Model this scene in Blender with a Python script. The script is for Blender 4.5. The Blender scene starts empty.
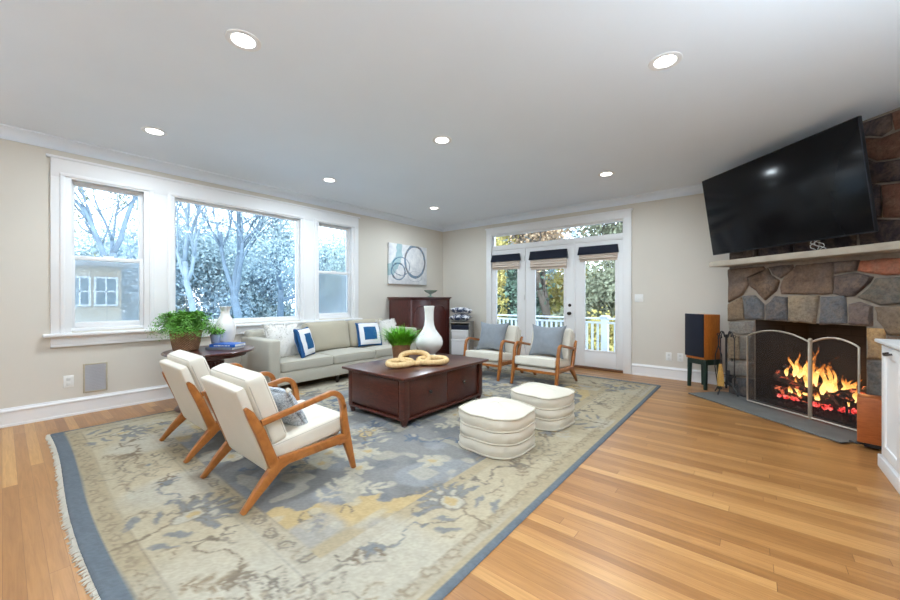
import bpy, bmesh, math, random
import numpy as np
from mathutils import Vector, Matrix, noise as mnoise

sc = bpy.context.scene
COL = sc.collection
PI = math.pi
R_ = math.radians

# ------------------------------------------------------------ camera, light, exposure
CAM_H = 1.15
cd = bpy.data.cameras.new('camera'); cam = bpy.data.objects.new('camera', cd); COL.objects.link(cam)
cd.sensor_width = 36.0; cd.lens = 368.0 / 900.0 * 36.0; cd.shift_y = -2.5 / 900.0
cd.clip_start = 0.05; cd.clip_end = 300
cam.location = (0, 0, CAM_H); cam.rotation_euler = (PI / 2, 0, R_(39.4))
sc.camera = cam

SKY_STRENGTH = 5.0
CAN_WATTS = 19.0
UPLIGHT_WATTS = 58.0
EXPOSURE = 0.15
w = bpy.data.worlds.new('sky'); sc.world = w; w.use_nodes = True
wn = w.node_tree.nodes; wl = w.node_tree.links
bg = wn['Background']; bg.inputs[1].default_value = SKY_STRENGTH
tc = wn.new('ShaderNodeTexCoord'); sp = wn.new('ShaderNodeSeparateXYZ'); rp = wn.new('ShaderNodeValToRGB')
wl.new(tc.outputs['Generated'], sp.inputs[0]); wl.new(sp.outputs[2], rp.inputs[0]); wl.new(rp.outputs[0], bg.inputs[0])
rp.color_ramp.elements[0].position = 0.0; rp.color_ramp.elements[0].color = (0.92, 0.96, 1.0, 1)
rp.color_ramp.elements[1].position = 0.6; rp.color_ramp.elements[1].color = (0.74, 0.87, 1.0, 1)

vs = sc.view_settings
vs.view_transform = 'Standard'; vs.look = 'None'; vs.exposure = EXPOSURE; vs.gamma = 1.0; vs.use_curve_mapping = False
sc.cycles.use_denoising = True
sc.cycles.max_bounces = 10; sc.cycles.diffuse_bounces = 6; sc.cycles.transparent_max_bounces = 24
sc.cycles.caustics_reflective = False; sc.cycles.caustics_refractive = False
sc.cycles.sample_clamp_indirect = 6.0

# daylight portals in the window openings (they only guide the sampling of the sky)
def portal(name, loc, rot, sx, sy):
    l = bpy.data.lights.new(name, 'AREA'); l.shape = 'RECTANGLE'; l.size = sx; l.size_y = sy
    l.cycles.is_portal = True
    o = bpy.data.objects.new(name, l); COL.objects.link(o); o.location = loc; o.rotation_euler = rot
portal('window_daylight', (-5.26, 2.05, 1.58), (0, -PI / 2, 0), 1.5, 3.4)
portal('door_daylight', (-2.70, 6.14, 1.25), (-PI / 2, 0, 0), 2.5, 2.3)

# ------------------------------------------------------------ helpers
def srgb(r, g, b):
    def f(c):
        c /= 255.0
        return c / 12.92 if c <= 0.04045 else ((c + 0.055) / 1.055) ** 2.4
    return (f(r), f(g), f(b), 1.0)

class MB:
    def __init__(self): self.v = []; self.f = []
    def add(self, vs_, fs, M=None):
        n = len(self.v)
        if M is not None: vs_ = [M @ Vector(p) for p in vs_]
        self.v += [tuple(p) for p in vs_]
        self.f += [tuple(i + n for i in q) for q in fs]
        return self
    def bm(self, b, M=None):
        b.verts.index_update()
        self.add([v.co.copy() for v in b.verts], [[v.index for v in f.verts] for f in b.faces], M); b.free(); return self
    def box(self, lo, hi, bevel=0.0, M=None, seg=2):
        b = bmesh.new(); bmesh.ops.create_cube(b, size=1)
        s = [hi[i] - lo[i] for i in range(3)]
        for v in b.verts:
            for i in range(3): v.co[i] = lo[i] + (v.co[i] + .5) * s[i]
        if bevel > 0:
            bmesh.ops.bevel(b, geom=list(b.edges), offset=min(bevel, min(s) * .49), segments=seg, profile=.5, affect='EDGES')
        return self.bm(b, M)
    def prism(self, poly, vec, M=None, bevel=0.0):
        """poly: list of 3D points (planar), extruded along vec"""
        b = bmesh.new(); vec = Vector(vec)
        a = [b.verts.new(p) for p in poly]; c = [b.verts.new(Vector(p) + vec) for p in poly]
        n = len(poly)
        b.faces.new(a[::-1]); b.faces.new(c)
        for i in range(n): b.faces.new((a[i], a[(i + 1) % n], c[(i + 1) % n], c[i]))
        bmesh.ops.recalc_face_normals(b, faces=b.faces)
        if bevel > 0: bmesh.ops.bevel(b, geom=list(b.edges), offset=bevel, segments=2, profile=.5, affect='EDGES')
        return self.bm(b, M)
    def tube(self, pts, rad, seg=8, M=None, closed=False):
        pts = [Vector(p) for p in pts]; n = len(pts)
        rr = rad if isinstance(rad, (list, tuple)) else [rad] * n
        vs_, fs = [], []; prev = None
        for i, p in enumerate(pts):
            if closed: t = pts[(i + 1) % n] - pts[i - 1]
            else: t = pts[min(i + 1, n - 1)] - pts[max(i - 1, 0)]
            t.normalize()
            if prev is None:
                s = t.cross(Vector((0, 0, 1)))
                if s.length < 1e-3: s = t.cross(Vector((1, 0, 0)))
            else: s = prev - t * prev.dot(t)
            s.normalize(); prev = s; u = s.cross(t)
            for k in range(seg):
                a = 2 * PI * k / seg
                vs_.append(p + (s * math.cos(a) + u * math.sin(a)) * rr[i])
        m = n if closed else n - 1
        for i in range(m):
            j = (i + 1) % n
            for k in range(seg):
                l = (k + 1) % seg
                fs.append((i * seg + k, i * seg + l, j * seg + l, j * seg + k))
        if not closed:
            fs.append(tuple(range(seg))[::-1]); fs.append(tuple((n - 1) * seg + k for k in range(seg)))
        return self.add(vs_, fs, M)
    def sweep(self, pts, sizes, side=(1, 0, 0), M=None, nseg=12, p=4.0):
        """rounded-rectangle section (w along side, h along normal) along planar path"""
        pts = [Vector(q) for q in pts]; n = len(pts); S = Vector(side).normalized(); vs_, fs = [], []
        if not isinstance(sizes, list): sizes = [sizes] * n
        for i, q in enumerate(pts):
            t = (pts[min(i + 1, n - 1)] - pts[max(i - 1, 0)]).normalized(); u = S.cross(t).normalized()
            for k in range(nseg):
                a = 2 * PI * (k + .5) / nseg; c, s = math.cos(a), math.sin(a)
                c = math.copysign(abs(c) ** (2 / p), c); s = math.copysign(abs(s) ** (2 / p), s)
                vs_.append(q + S * c * sizes[i][0] / 2 + u * s * sizes[i][1] / 2)
        for i in range(n - 1):
            for k in range(nseg):
                l = (k + 1) % nseg; fs.append((i * nseg + k, i * nseg + l, (i + 1) * nseg + l, (i + 1) * nseg + k))
        fs.append(tuple(range(nseg))[::-1]); fs.append(tuple((n - 1) * nseg + k for k in range(nseg)))
        return self.add(vs_, fs, M)
    def lathe(self, prof, seg=24, M=None):
        vs_, fs = [], []; n = len(prof)
        for r, z in prof:
            for k in range(seg):
                a = 2 * PI * k / seg; vs_.append((max(r, 1e-4) * math.cos(a), max(r, 1e-4) * math.sin(a), z))
        for i in range(n - 1):
            for k in range(seg):
                l = (k + 1) % seg; fs.append((i * seg + k, i * seg + l, (i + 1) * seg + l, (i + 1) * seg + k))
        fs.append(tuple(range(seg))[::-1]); fs.append(tuple((n - 1) * seg + k for k in range(seg)))
        return self.add(vs_, fs, M)
    def cushion(self, size, r, crown=0.02, n=10, M=None, wob=0.0, seed=0):
        """box cushion centred on origin with rounded edges and crowned top / bottom"""
        hx, hy, hz = [s / 2 for s in size]; b = bmesh.new()
        bmesh.ops.create_cube(b, size=2); bmesh.ops.subdivide_edges(b, edges=list(b.edges), cuts=n, use_grid_fill=True)
        for v in b.verts:
            q = [math.sin(PI / 2 * c) for c in v.co]
            p = Vector((q[0] * hx, q[1] * hy, q[2] * hz))
            inn = Vector([max(-(h - r), min(h - r, c)) for c, h in zip(p, (hx, hy, hz))])
            d = p - inn
            if d.length > 1e-6: p = inn + d.normalized() * r
            p.z += math.copysign(crown, p.z) * max(0, (1 - (p.x / hx) ** 2)) * max(0, (1 - (p.y / hy) ** 2)) * min(1, abs(p.z) / hz)
            if wob: p += mnoise.noise_vector(p * 7 + Vector((seed, seed, 0))) * wob
            v.co = p
        return self.bm(b, M)
    def pillow(self, wd, ht, th, n=18, M=None, pinch=.07, seed=0, wob=.006):
        """throw pillow standing in the local XZ plane, thickness along Y"""
        vs_, fs = [], []
        for sgn in (1, -1):
            base = len(vs_)
            for i in range(n + 1):
                for j in range(n + 1):
                    u = math.sin(PI / 2 * (2 * i / n - 1)); v = math.sin(PI / 2 * (2 * j / n - 1))
                    t = th / 2 * (max(0, (1 - u * u) * (1 - v * v))) ** .42
                    x = wd / 2 * u * (1 - pinch * (1 - v * v)); z = ht / 2 * v * (1 - pinch * (1 - u * u))
                    q = mnoise.noise_vector(Vector((u * 2 + seed, v * 2, seed * 3.1)))
                    vs_.append((x, sgn * (t + .004) + q.y * wob * 2 * (1 if t > .01 else 0), z + q.z * wob))
            for i in range(n):
                for j in range(n):
                    q = (base + i * (n + 1) + j, base + (i + 1) * (n + 1) + j, base + (i + 1) * (n + 1) + j + 1, base + i * (n + 1) + j + 1)
                    fs.append(q if sgn < 0 else q[::-1])
        N = (n + 1) ** 2
        ring = [i * (n + 1) for i in range(n + 1)] + [n * (n + 1) + j for j in range(1, n + 1)] + [i * (n + 1) + n for i in range(n - 1, -1, -1)] + [j for j in range(n - 1, 0, -1)]
        for a, b_ in zip(ring, ring[1:] + ring[:1]): fs.append((a, a + N, b_ + N, b_))
        return self.add(vs_, fs, M)
    def build(self, name, mat, parent=None, smooth=True, angle=38, loc=None):
        me = bpy.data.meshes.new(name); me.from_pydata(self.v, [], self.f); me.validate()
        if smooth:
            me.shade_smooth()
            if angle < 179: me.set_sharp_from_angle(angle=R_(angle))
        o = bpy.data.objects.new(name, me); COL.objects.link(o)
        if mat: me.materials.append(mat)
        if parent is not None: o.parent = parent
        if loc is not None: o.location = loc
        return o

def tag(o, label=None, cat=None, group=None, kind=None):
    if label: o['label'] = label
    if cat: o['category'] = cat
    if group: o['group'] = group
    if kind: o['kind'] = kind
    return o
def thing(name, label, cat, loc=(0, 0, 0), rz=0.0, group=None):
    o = bpy.data.objects.new(name, None); COL.objects.link(o); o.empty_display_size = .1
    o.location = loc; o.rotation_euler = (0, 0, rz); return tag(o, label, cat, group)
def structure(o): o['kind'] = 'structure'; return o
def dup(root, loc, rz, label, group=None):
    r = root.copy(); COL.objects.link(r); r.location = loc; r.rotation_euler = (0, 0, rz); r['label'] = label
    if group: r['group'] = group
    for ch in list(root.children):
        c = ch.copy(); COL.objects.link(c); c.parent = r
        for g in list(ch.children):
            d = g.copy(); COL.objects.link(d); d.parent = c
    return r
def T(x, y, z, rx=0, ry=0, rz=0):
    return Matrix.Translation((x, y, z)) @ Matrix.Rotation(rz, 4, 'Z') @ Matrix.Rotation(ry, 4, 'Y') @ Matrix.Rotation(rx, 4, 'X')

# ------------------------------------------------------------ materials
class NT:
    def __init__(self, name):
        self.m = bpy.data.materials.new(name); self.m.use_nodes = True
        self.n = self.m.node_tree.nodes; self.l = self.m.node_tree.links
        self.p = self.n['Principled BSDF']; self.out = self.n['Material Output']
    def new(self, t, **k):
        o = self.n.new(t)
        for a, b in k.items(): setattr(o, a, b)
        return o
    def link(self, a, b): self.l.new(a, b)
    def math(self, op, a, b=None, c=None):
        o = self.new('ShaderNodeMath', operation=op)
        for i, x in enumerate((a, b, c)):
            if x is None: continue
            if isinstance(x, (int, float)): o.inputs[i].default_value = x
            else: self.link(x, o.inputs[i])
        return o.outputs[0]
    def ramp(self, fac, stops):
        r = self.new('ShaderNodeValToRGB'); e = r.color_ramp.elements
        while len(e) < len(stops): e.new(.5)
        for el, (pos, c) in zip(e, stops): el.position = pos; el.color = c
        self.link(fac, r.inputs[0]); return r.outputs[0]
    def mix(self, fac, a, b, mode='MIX'):
        o = self.new('ShaderNodeMix', data_type='RGBA', blend_type=mode)
        for s, x in ((o.inputs[0], fac), (o.inputs[6], a), (o.inputs[7], b)):
            if isinstance(x, (int, float, tuple)): s.default_value = x
            else: self.link(x, s)
        return o.outputs[2]
    def coord(self, which='Object', scale=(1, 1, 1), rot=(0, 0, 0)):
        t = self.new('ShaderNodeTexCoord'); mp = self.new('ShaderNodeMapping')
        mp.inputs['Scale'].default_value = scale; mp.inputs['Rotation'].default_value = rot
        self.link(t.outputs[which], mp.inputs[0]); return mp.outputs[0]
    def noise(self, vec, scale=5, detail=3, rough=.5, dist=0.0):
        o = self.new('ShaderNodeTexNoise'); o.inputs['Scale'].default_value = scale; o.inputs['Detail'].default_value = detail
        o.inputs['Roughness'].default_value = rough; o.inputs['Distortion'].default_value = dist
        self.link(vec, o.inputs['Vector']); return o.outputs[0]
    def bump(self, h, strength=.2, dist=.01):
        b = self.new('ShaderNodeBump'); b.inputs['Strength'].default_value = strength; b.inputs['Distance'].default_value = dist
        self.link(h, b.inputs['Height']); self.link(b.outputs[0], self.p.inputs['Normal'])

def plain(name, c, rough=.6, var=.06, nscale=6, bump=0.0, bscale=60, metal=0.0, spec=.5, coat=0.0):
    t = NT(name); p = t.p
    v = t.coord(); n = t.noise(v, nscale, 3)
    d = tuple(x * (1 - var) for x in c[:3]) + (1,); u = tuple(min(1, x * (1 + var)) for x in c[:3]) + (1,)
    t.link(t.ramp(n, [(.3, d), (.7, u)]), p.inputs['Base Color'])
    p.inputs['Roughness'].default_value = rough; p.inputs['Metallic'].default_value = metal
    p.inputs['Specular IOR Level'].default_value = spec; p.inputs['Coat Weight'].default_value = coat
    if bump: t.bump(t.noise(v, bscale, 2), bump, .004)
    return t.m
def fabric(name, c, weave=420, var=.07, bump=.25, c2=None, nscale=9):
    t = NT(name); p = t.p; v = t.coord()
    n = t.noise(v, nscale, 4); fine = t.noise(v, weave, 1)
    d = c2 or tuple(x * (1 - 2 * var) for x in c[:3]) + (1,)
    t.link(t.mix(t.math('MULTIPLY_ADD', fine, .5, t.math('MULTIPLY', n, .5)), d, c), p.inputs['Base Color'])
    p.inputs['Roughness'].default_value = .92; p.inputs['Specular IOR Level'].default_value = .15
    p.inputs['Sheen Weight'].default_value = .15
    t.bump(fine, bump, .002); return t.m
def wood(name, c1, c2, rough=.35, scale=(1, 1, 1), coat=.0, bump=.05, spec=.4):
    t = NT(name); p = t.p; v = t.coord(scale=scale)
    n = t.noise(v, 14, 5, .6, 1.2)
    t.link(t.ramp(n, [(.3, c1), (.7, c2)]), p.inputs['Base Color'])
    p.inputs['Roughness'].default_value = rough; p.inputs['Coat Weight'].default_value = coat; p.inputs['Coat Roughness'].default_value = .2
    p.inputs['Specular IOR Level'].default_value = spec
    t.bump(n, bump, .003); return t.m
def emit(name, c, s):
    t = NT(name); t.p.inputs['Base Color'].default_value = c; t.p.inputs['Emission Color'].default_value = c; t.p.inputs['Emission Strength'].default_value = s
    return t.m
def glass_thin(name, tint=(.93, .97, 1, 1), refl=.9):
    t = NT(name); t.n.remove(t.p)
    tr = t.new('ShaderNodeBsdfTransparent'); tr.inputs[0].default_value = tint
    gl = t.new('ShaderNodeBsdfGlossy'); gl.inputs['Roughness'].default_value = .01
    fr = t.new('ShaderNodeFresnel'); fr.inputs[0].default_value = 1.45
    mx = t.new('ShaderNodeMixShader'); t.link(t.math('MULTIPLY', fr.outputs[0], refl), mx.inputs[0])
    t.link(tr.outputs[0], mx.inputs[1]); t.link(gl.outputs[0], mx.inputs[2]); t.link(mx.outputs[0], t.out.inputs[0]); return t.m
def mesh_screen(name, c, opacity):
    t = NT(name); t.n.remove(t.p)
    tr = t.new('ShaderNodeBsdfTransparent'); df = t.new('ShaderNodeBsdfDiffuse'); df.inputs[0].default_value = c
    mx = t.new('ShaderNodeMixShader'); mx.inputs[0].default_value = opacity
    t.link(tr.outputs[0], mx.inputs[1]); t.link(df.outputs[0], mx.inputs[2]); t.link(mx.outputs[0], t.out.inputs[0]); return t.m
def vcol(name, attr, rough=.9, nscale=0, namt=.15, bump=0.0, bscale=300, spec=.2, nscale2=60):
    t = NT(name); p = t.p; a = t.new('ShaderNodeAttribute', attribute_name=attr); colr = a.outputs['Color']; v = t.coord()
    if nscale:
        n = t.noise(v, nscale, 5, .65); n2 = t.noise(v, nscale2, 3, .6)
        f = t.math('MULTIPLY_ADD', t.math('ADD', n, n2), namt, 1 - namt)
        mm = t.new('ShaderNodeVectorMath', operation='SCALE'); t.link(colr, mm.inputs[0]); t.link(f, mm.inputs['Scale']); colr = mm.outputs[0]
    t.link(colr, p.inputs['Base Color']); p.inputs['Roughness'].default_value = rough; p.inputs['Specular IOR Level'].default_value = spec
    if bump: t.bump(t.noise(v, bscale, 3), bump, .004)
    return t.m

M = {}
M['ceiling'] = plain('ceiling_paint', (.81, .87, .95, 1), .9, .01, 2)
M['wall'] = plain('wall_paint', (.68, .638, .570, 1), .85, .012, 2)
M['trim'] = plain('white_trim', (.84, .84, .85, 1), .45, .01, 3)
M['plate'] = plain('switch_plate', (.82, .82, .80, 1), .4, .01, 3)
M['grille'] = plain('vent_grey', (.50, .50, .53, 1), .6, .02, 3)
M['grille_frame'] = plain('vent_frame', (.50, .44, .33, 1), .6, .02, 3)
M['black'] = plain('black_iron', (.012, .012, .014, 1), .5, .1, 20)
M['dark'] = plain('dark_void', (.02, .018, .018, 1), .8)
M['steel'] = plain('pewter_metal', (.55, .50, .42, 1), .35, .05, 8, metal=1.0)
M['bronze'] = plain('dark_bronze', (.05, .04, .035, 1), .4, .05, 8, metal=.8)
M['chair_wood'] = wood('honey_walnut', srgb(138, 80, 30), srgb(174, 108, 50), .32, (1, 1, 1), .2)
M['cream'] = fabric('cream_linen', srgb(226, 219, 205))
M['cream_pipe'] = fabric('cream_piping', srgb(188, 180, 165))
M['sofa'] = fabric('pale_grey_linen', srgb(184, 179, 166))
M['sofa2'] = fabric('stone_linen', srgb(182, 173, 154))
M['blue_grey'] = fabric('blue_grey_fabric', srgb(150, 155, 160), c2=srgb(112, 119, 128), nscale=22)
M['mahogany'] = wood('mahogany', srgb(52, 22, 15), srgb(88, 40, 28), .28, (1.2, 6, 6), .3, .02)
M['mahogany2'] = wood('mahogany_dark', srgb(62, 26, 22), srgb(92, 42, 36), .35, (5, 5, 1.2), .2, .02)
M['pouf'] = fabric('oatmeal_canvas', srgb(220, 212, 196), nscale=14)
M['pouf_pipe'] = fabric('oatmeal_piping', srgb(205, 196, 178))
M['ceramic'] = plain('white_ceramic', (.80, .80, .77, 1), .12, .02, 5, coat=.5)
M['ceramic2'] = plain('white_matte_ceramic', (.82, .80, .77, 1), .3, .03, 10)
M['chainwood'] = wood('pale_mango_wood', srgb(196, 158, 104), srgb(228, 198, 148), .5, (2, 2, 2))
M['leaf'] = plain('leaf_green', srgb(100, 168, 40), .55, .45, 22)
M['fern'] = plain('fern_green', srgb(92, 150, 48), .55, .45, 25)
M['soil'] = plain('soil', (.03, .02, .012, 1), .9)
M['speaker_wood'] = wood('cherry_veneer', srgb(168, 92, 32), srgb(196, 118, 48), .4, (4, 4, .8))
M['speaker_wood2'] = wood('redwood_veneer', srgb(150, 78, 38), srgb(176, 98, 50), .4, (.8, 4, 4))
M['grill_cloth'] = fabric('navy_grill_cloth', srgb(28, 32, 44))
M['stool'] = plain('dark_green_paint', srgb(24, 46, 40), .4, .1, 12)
M['slate'] = plain('hearth_slate', srgb(104, 104, 102), .6, .12, 7, .15, 25)
M['mantel'] = plain('mantel_limestone', srgb(168, 156, 140), .7, .10, 9, .1, 30)
M['mortar'] = plain('grey_mortar', srgb(140, 128, 116), .95, .12, 25, .4, 60)
def stone_mat():
    t = NT('field_stone'); a = t.new('ShaderNodeAttribute', attribute_name='stone').outputs['Color']; v = t.coord(); n = t.noise(v, 7, 6, .7, .8); n2 = t.noise(v, 34, 4, .7); n3 = t.noise(v, 2.6, 3)
    c = t.mix(t.ramp(n, [(.42, (0, 0, 0, 1)), (.68, (.55, .55, .55, 1))]), a, srgb(146, 120, 96)); c = t.mix(t.ramp(n3, [(.45, (0, 0, 0, 1)), (.75, (.5, .5, .5, 1))]), c, srgb(96, 96, 98))
    c = t.mix(.8, c, t.ramp(n2, [(.25, (.42, .40, .38, 1)), (.55, (1, 1, 1, 1)), (.8, (1.25, 1.22, 1.18, 1))]), 'MULTIPLY')
    t.link(c, t.p.inputs['Base Color']); t.p.inputs['Roughness'].default_value = .8; t.p.inputs['Specular IOR Level'].default_value = .3; t.bump(t.math('ADD', t.noise(v, 16, 5, .65), t.math('MULTIPLY', n2, .4)), .9, .018); return t.m
M['stone'] = stone_mat()
M['navy'] = fabric('navy_fabric', srgb(38, 42, 56))
M['shade'] = fabric('ecru_shade_fabric', srgb(222, 208, 196))
M['teal_glass'] = plain('pale_green_glass', srgb(178, 206, 194), .1, .05, 8)
M['book_blue'] = plain('blue_book_cloth', srgb(28, 92, 178), .5, .05, 20)
M['book_grey'] = plain('grey_book_cloth', srgb(112, 118, 128), .6, .1, 20)
M['paper'] = plain('paper', srgb(232, 232, 228), .8, .04, 80)
M['basket_white'] = fabric('white_box_cloth', srgb(222, 220, 222), 200)
M['grey_wood'] = wood('grey_driftwood', srgb(112, 108, 102), srgb(148, 143, 136), .6, (1, 5, 5))
M['cabinet'] = plain('white_cabinet_paint', (.83, .83, .83, 1), .4, .01, 3)
M['glass'] = glass_thin('window_glass')
M['screen'] = mesh_screen('insect_screen', (.72, .76, .78, 1), .42)
M['fire_mesh'] = mesh_screen('fire_screen_mesh', (.05, .04, .035, 1), .28)
M['deck'] = wood('deck_boards', srgb(150, 150, 152), srgb(176, 176, 178), .7, (1, 6, 1))
M['rail_white'] = plain('white_railing', (.62, .66, .70, 1), .5, .02, 3)
M['hose'] = plain('blue_hose', srgb(36, 70, 120), .4)
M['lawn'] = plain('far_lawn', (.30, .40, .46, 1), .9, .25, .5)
M['lens'] = emit('lamp_lens', (1, .96, .90, 1), 9.0)
M['tv_screen'] = plain('tv_glass', (.005, .005, .006, 1), .16, .02, 4, spec=.18)
M['tv_edge'] = plain('tv_bezel', (.02, .022, .03, 1), .35, .05, 5, metal=.5)
M['cable'] = plain('white_cable', (.7, .7, .7, 1), .5)
M['straw'] = plain('broom_straw', srgb(196, 156, 84), .8, .2, 80)
def log_mat():
    t = NT('charred_glowing_log'); v = t.coord(); n = t.noise(v, 19, 5, .7, .5); n2 = t.noise(v, 5, 2)
    t.link(t.ramp(n, [(.3, (.02, .015, .013, 1)), (.7, (.10, .065, .045, 1))]), t.p.inputs['Base Color']); t.p.inputs['Roughness'].default_value = .95
    k = t.math('MULTIPLY', t.math('SUBTRACT', n, .5), t.math('MULTIPLY', n2, 2.0)); t.link(t.ramp(k, [(.07, (0, 0, 0, 1)), (.13, (.9, .10, .03, 1)), (.22, (1, .42, .16, 1))]), t.p.inputs['Emission Color']); t.p.inputs['Emission Strength'].default_value = 1.5
    t.bump(n, .8, .01); return t.m
M['log'] = log_mat()
M['vent_tin'] = plain('pale_tin', (.6, .6, .6, 1), .4)

# oak strip floor: boards run along X
def floor_mat():
    t = NT('oak_strip_floor'); p = t.p; v = t.coord()
    s = t.new('ShaderNodeSeparateXYZ'); t.link(v, s.inputs[0]); x, y = s.outputs[0], s.outputs[1]
    W, L = .062, 1.55
    ry = t.math('DIVIDE', y, W); row = t.math('FLOOR', ry); fy = t.math('FRACT', ry)
    wn1 = t.new('ShaderNodeTexWhiteNoise', noise_dimensions='1D'); t.link(row, wn1.inputs['W'])
    rx = t.math('ADD', t.math('DIVIDE', x, L), t.math('MULTIPLY', wn1.outputs[0], 7.3)); colm = t.math('FLOOR', rx); fx = t.math('FRACT', rx)
    cb = t.new('ShaderNodeCombineXYZ'); t.link(colm, cb.inputs[0]); t.link(row, cb.inputs[1])
    wn2 = t.new('ShaderNodeTexWhiteNoise', noise_dimensions='2D'); t.link(cb.outputs[0], wn2.inputs['Vector'])
    base = t.ramp(wn2.outputs[0], [(0, srgb(149, 102, 57)), (.35, srgb(165, 117, 68)), (.75, srgb(176, 127, 76)), (1, srgb(195, 148, 92))])
    # grain, shifted board by board
    mp = t.new('ShaderNodeVectorMath', operation='MULTIPLY'); t.link(v, mp.inputs[0]); mp.inputs[1].default_value = (2.2, 38, 1)
    ad = t.new('ShaderNodeVectorMath', operation='ADD'); t.link(mp.outputs[0], ad.inputs[0]); t.link(wn2.outputs['Color'], ad.inputs[1])
    sc2 = t.new('ShaderNodeVectorMath', operation='SCALE'); t.link(wn2.outputs['Color'], sc2.inputs[0]); sc2.inputs['Scale'].default_value = 40
    t.link(sc2.outputs[0], ad.inputs[1])
    g = t.noise(ad.outputs[0], 1.6, 5, .6, .8)
    col1 = t.mix(.72, base, t.ramp(g, [(.25, (.66, .60, .54, 1)), (.65, (1.05, 1.05, 1.05, 1))]), 'MULTIPLY')
    gap = t.math('MAXIMUM', t.math('LESS_THAN', fy, .022), t.math('LESS_THAN', fx, .0016))
    t.link(t.mix(t.math('MULTIPLY', gap, .6), col1, srgb(84, 50, 24)), p.inputs['Base Color'])
    p.inputs['Roughness'].default_value = .33; p.inputs['Specular IOR Level'].default_value = .45
    t.bump(t.math('SUBTRACT', t.math('MULTIPLY', g, .15), gap), .12, .003)
    return t.m
M['floor'] = floor_mat()

# ------------------------------------------------------------ room shell
XL, XR, YB, YF, ZC = -5.13, 1.16, 6.0, -2.6, 2.66
WT = .16
def wall_grid(name, axis, pos, thick, a0, a1, z0, z1, holes, mat):
    """wall with rectangular holes; axis 'x': plane x=pos, spans y; thick signed outward"""
    A = sorted(set([a0, a1] + [h[0] for h in holes] + [h[1] for h in holes])); Z = sorted(set([z0, z1] + [h[2] for h in holes] + [h[3] for h in holes]))
    b = bmesh.new(); V = {}
    def vert(i, j, k):
        if (i, j, k) not in V:
            a, z, d = A[i], Z[j], pos + k * thick
            V[i, j, k] = b.verts.new((d, a, z) if axis == 'x' else (a, d, z))
        return V[i, j, k]
    def solid(i, j):
        if not (0 <= i < len(A) - 1 and 0 <= j < len(Z) - 1): return False
        ca, cz = (A[i] + A[i + 1]) / 2, (Z[j] + Z[j + 1]) / 2
        return not any(h[0] < ca < h[1] and h[2] < cz < h[3] for h in holes)
    for i in range(len(A) - 1):
        for j in range(len(Z) - 1):
            if not solid(i, j): continue
            q = [(i, j), (i + 1, j), (i + 1, j + 1), (i, j + 1)]
            b.faces.new([vert(*c, 0) for c in q]); b.faces.new([vert(*c, 1) for c in q[::-1]])
            for (c, d), (di, dj) in (((q[0], q[1]), (0, -1)), ((q[1], q[2]), (1, 0)), ((q[2], q[3]), (0, 1)), ((q[3], q[0]), (-1, 0))):
                if not solid(i + di, j + dj): b.faces.new([vert(*c, 0), vert(*d, 0), vert(*d, 1), vert(*c, 1)])
    bmesh.ops.recalc_face_normals(b, faces=b.faces)
    m = MB(); m.bm(b); return structure(m.build(name, mat, smooth=False))

m = MB(); m.box((XL - WT, YF - WT, -.2), (XR + WT, YB + WT, 0)); structure(m.build('floor', M['floor'], smooth=False))
m = MB(); m.box((XL - WT, YF - WT, ZC), (XR + WT, YB + WT, ZC + .2)); structure(m.build('ceiling', M['ceiling'], smooth=False))
WIN = [(.38, 1.03, .82, 2.33), (1.22, 2.81, .82, 2.33), (3.02, 3.71, .82, 2.33)]
wall_grid('wall_left', 'x', XL, -WT, YF - WT, YB + WT, -.2, ZC, WIN, M['wall'])
DX0, DX1, DZ = -3.93, -1.47, 2.38
wall_grid('wall_back', 'y', YB, WT, XL, XR + WT, -.2, ZC, [(DX0, DX1, 0.0, DZ)], M['wall'])
wall_grid('wall_right', 'x', XR, WT, YF - WT, YB, -.2, ZC, [], M['wall'])
wall_grid('wall_front', 'y', YF, -WT, XL, XR, -.2, ZC, [], M['wall'])

def crown(name, p0, p1, nrm):
    """cove moulding swept from p0 to p1; nrm points into the room"""
    n = Vector(nrm); prof = [(0, 0), (.012, 0), (.018, -.0), (.03, .02)]
    pts = [(0.0, ZC - .105), (.012, ZC - .105), (.016, ZC - .090)]
    for k in range(7):
        a = PI / 2 * k / 6; pts.append((.016 + .062 * (1 - math.cos(a)), ZC - .085 + .066 * math.sin(a)))
    pts += [(.092, ZC - .015), (.098, ZC - .012), (.098, ZC), (0, ZC)]
    m = MB(); poly = [Vector((p0[0], p0[1], 0)) + n * d + Vector((0, 0, z)) for d, z in pts]
    m.prism(poly, Vector((p1[0] - p0[0], p1[1] - p0[1], 0))); return structure(m.build(name, M['ceiling'], angle=30))
crown('trim_1', (XL, YF), (XL, YB), (1, 0, 0)); crown('trim_2', (XL, YB), (XR, YB), (0, -1, 0))
crown('trim_3', (XL, YF), (XR, YF), (0, 1, 0)); crown('trim_4', (XR, YF), (XR, 4.3), (-1, 0, 0))
def baseboard(name, p0, p1, nrm):
    n = Vector(nrm); pts = [(0, 0), (.024, 0), (.024, .018), (.017, .022), (.017, .125), (.022, .130), (.022, .142), (.012, .152), (.009, .165), (0, .165)]
    m = MB(); m.prism([Vector((p0[0], p0[1], 0)) + n * d + Vector((0, 0, z)) for d, z in pts], Vector((p1[0] - p0[0], p1[1] - p0[1], 0)))
    return structure(m.build(name, M['trim'], angle=30))
baseboard('baseboard_left', (XL, YF), (XL, YB), (1, 0, 0))
baseboard('baseboard_back_left', (XL, YB), (-3.99, YB), (0, -1, 0)); baseboard('baseboard_back_right', (-1.395, YB), (.2, YB), (0, -1, 0))
baseboard('baseboard_front', (XL, YF), (XR, YF), (0, 1, 0)); baseboard('baseboard_right', (XR, YF), (XR, 2.0), (-1, 0, 0))

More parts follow.
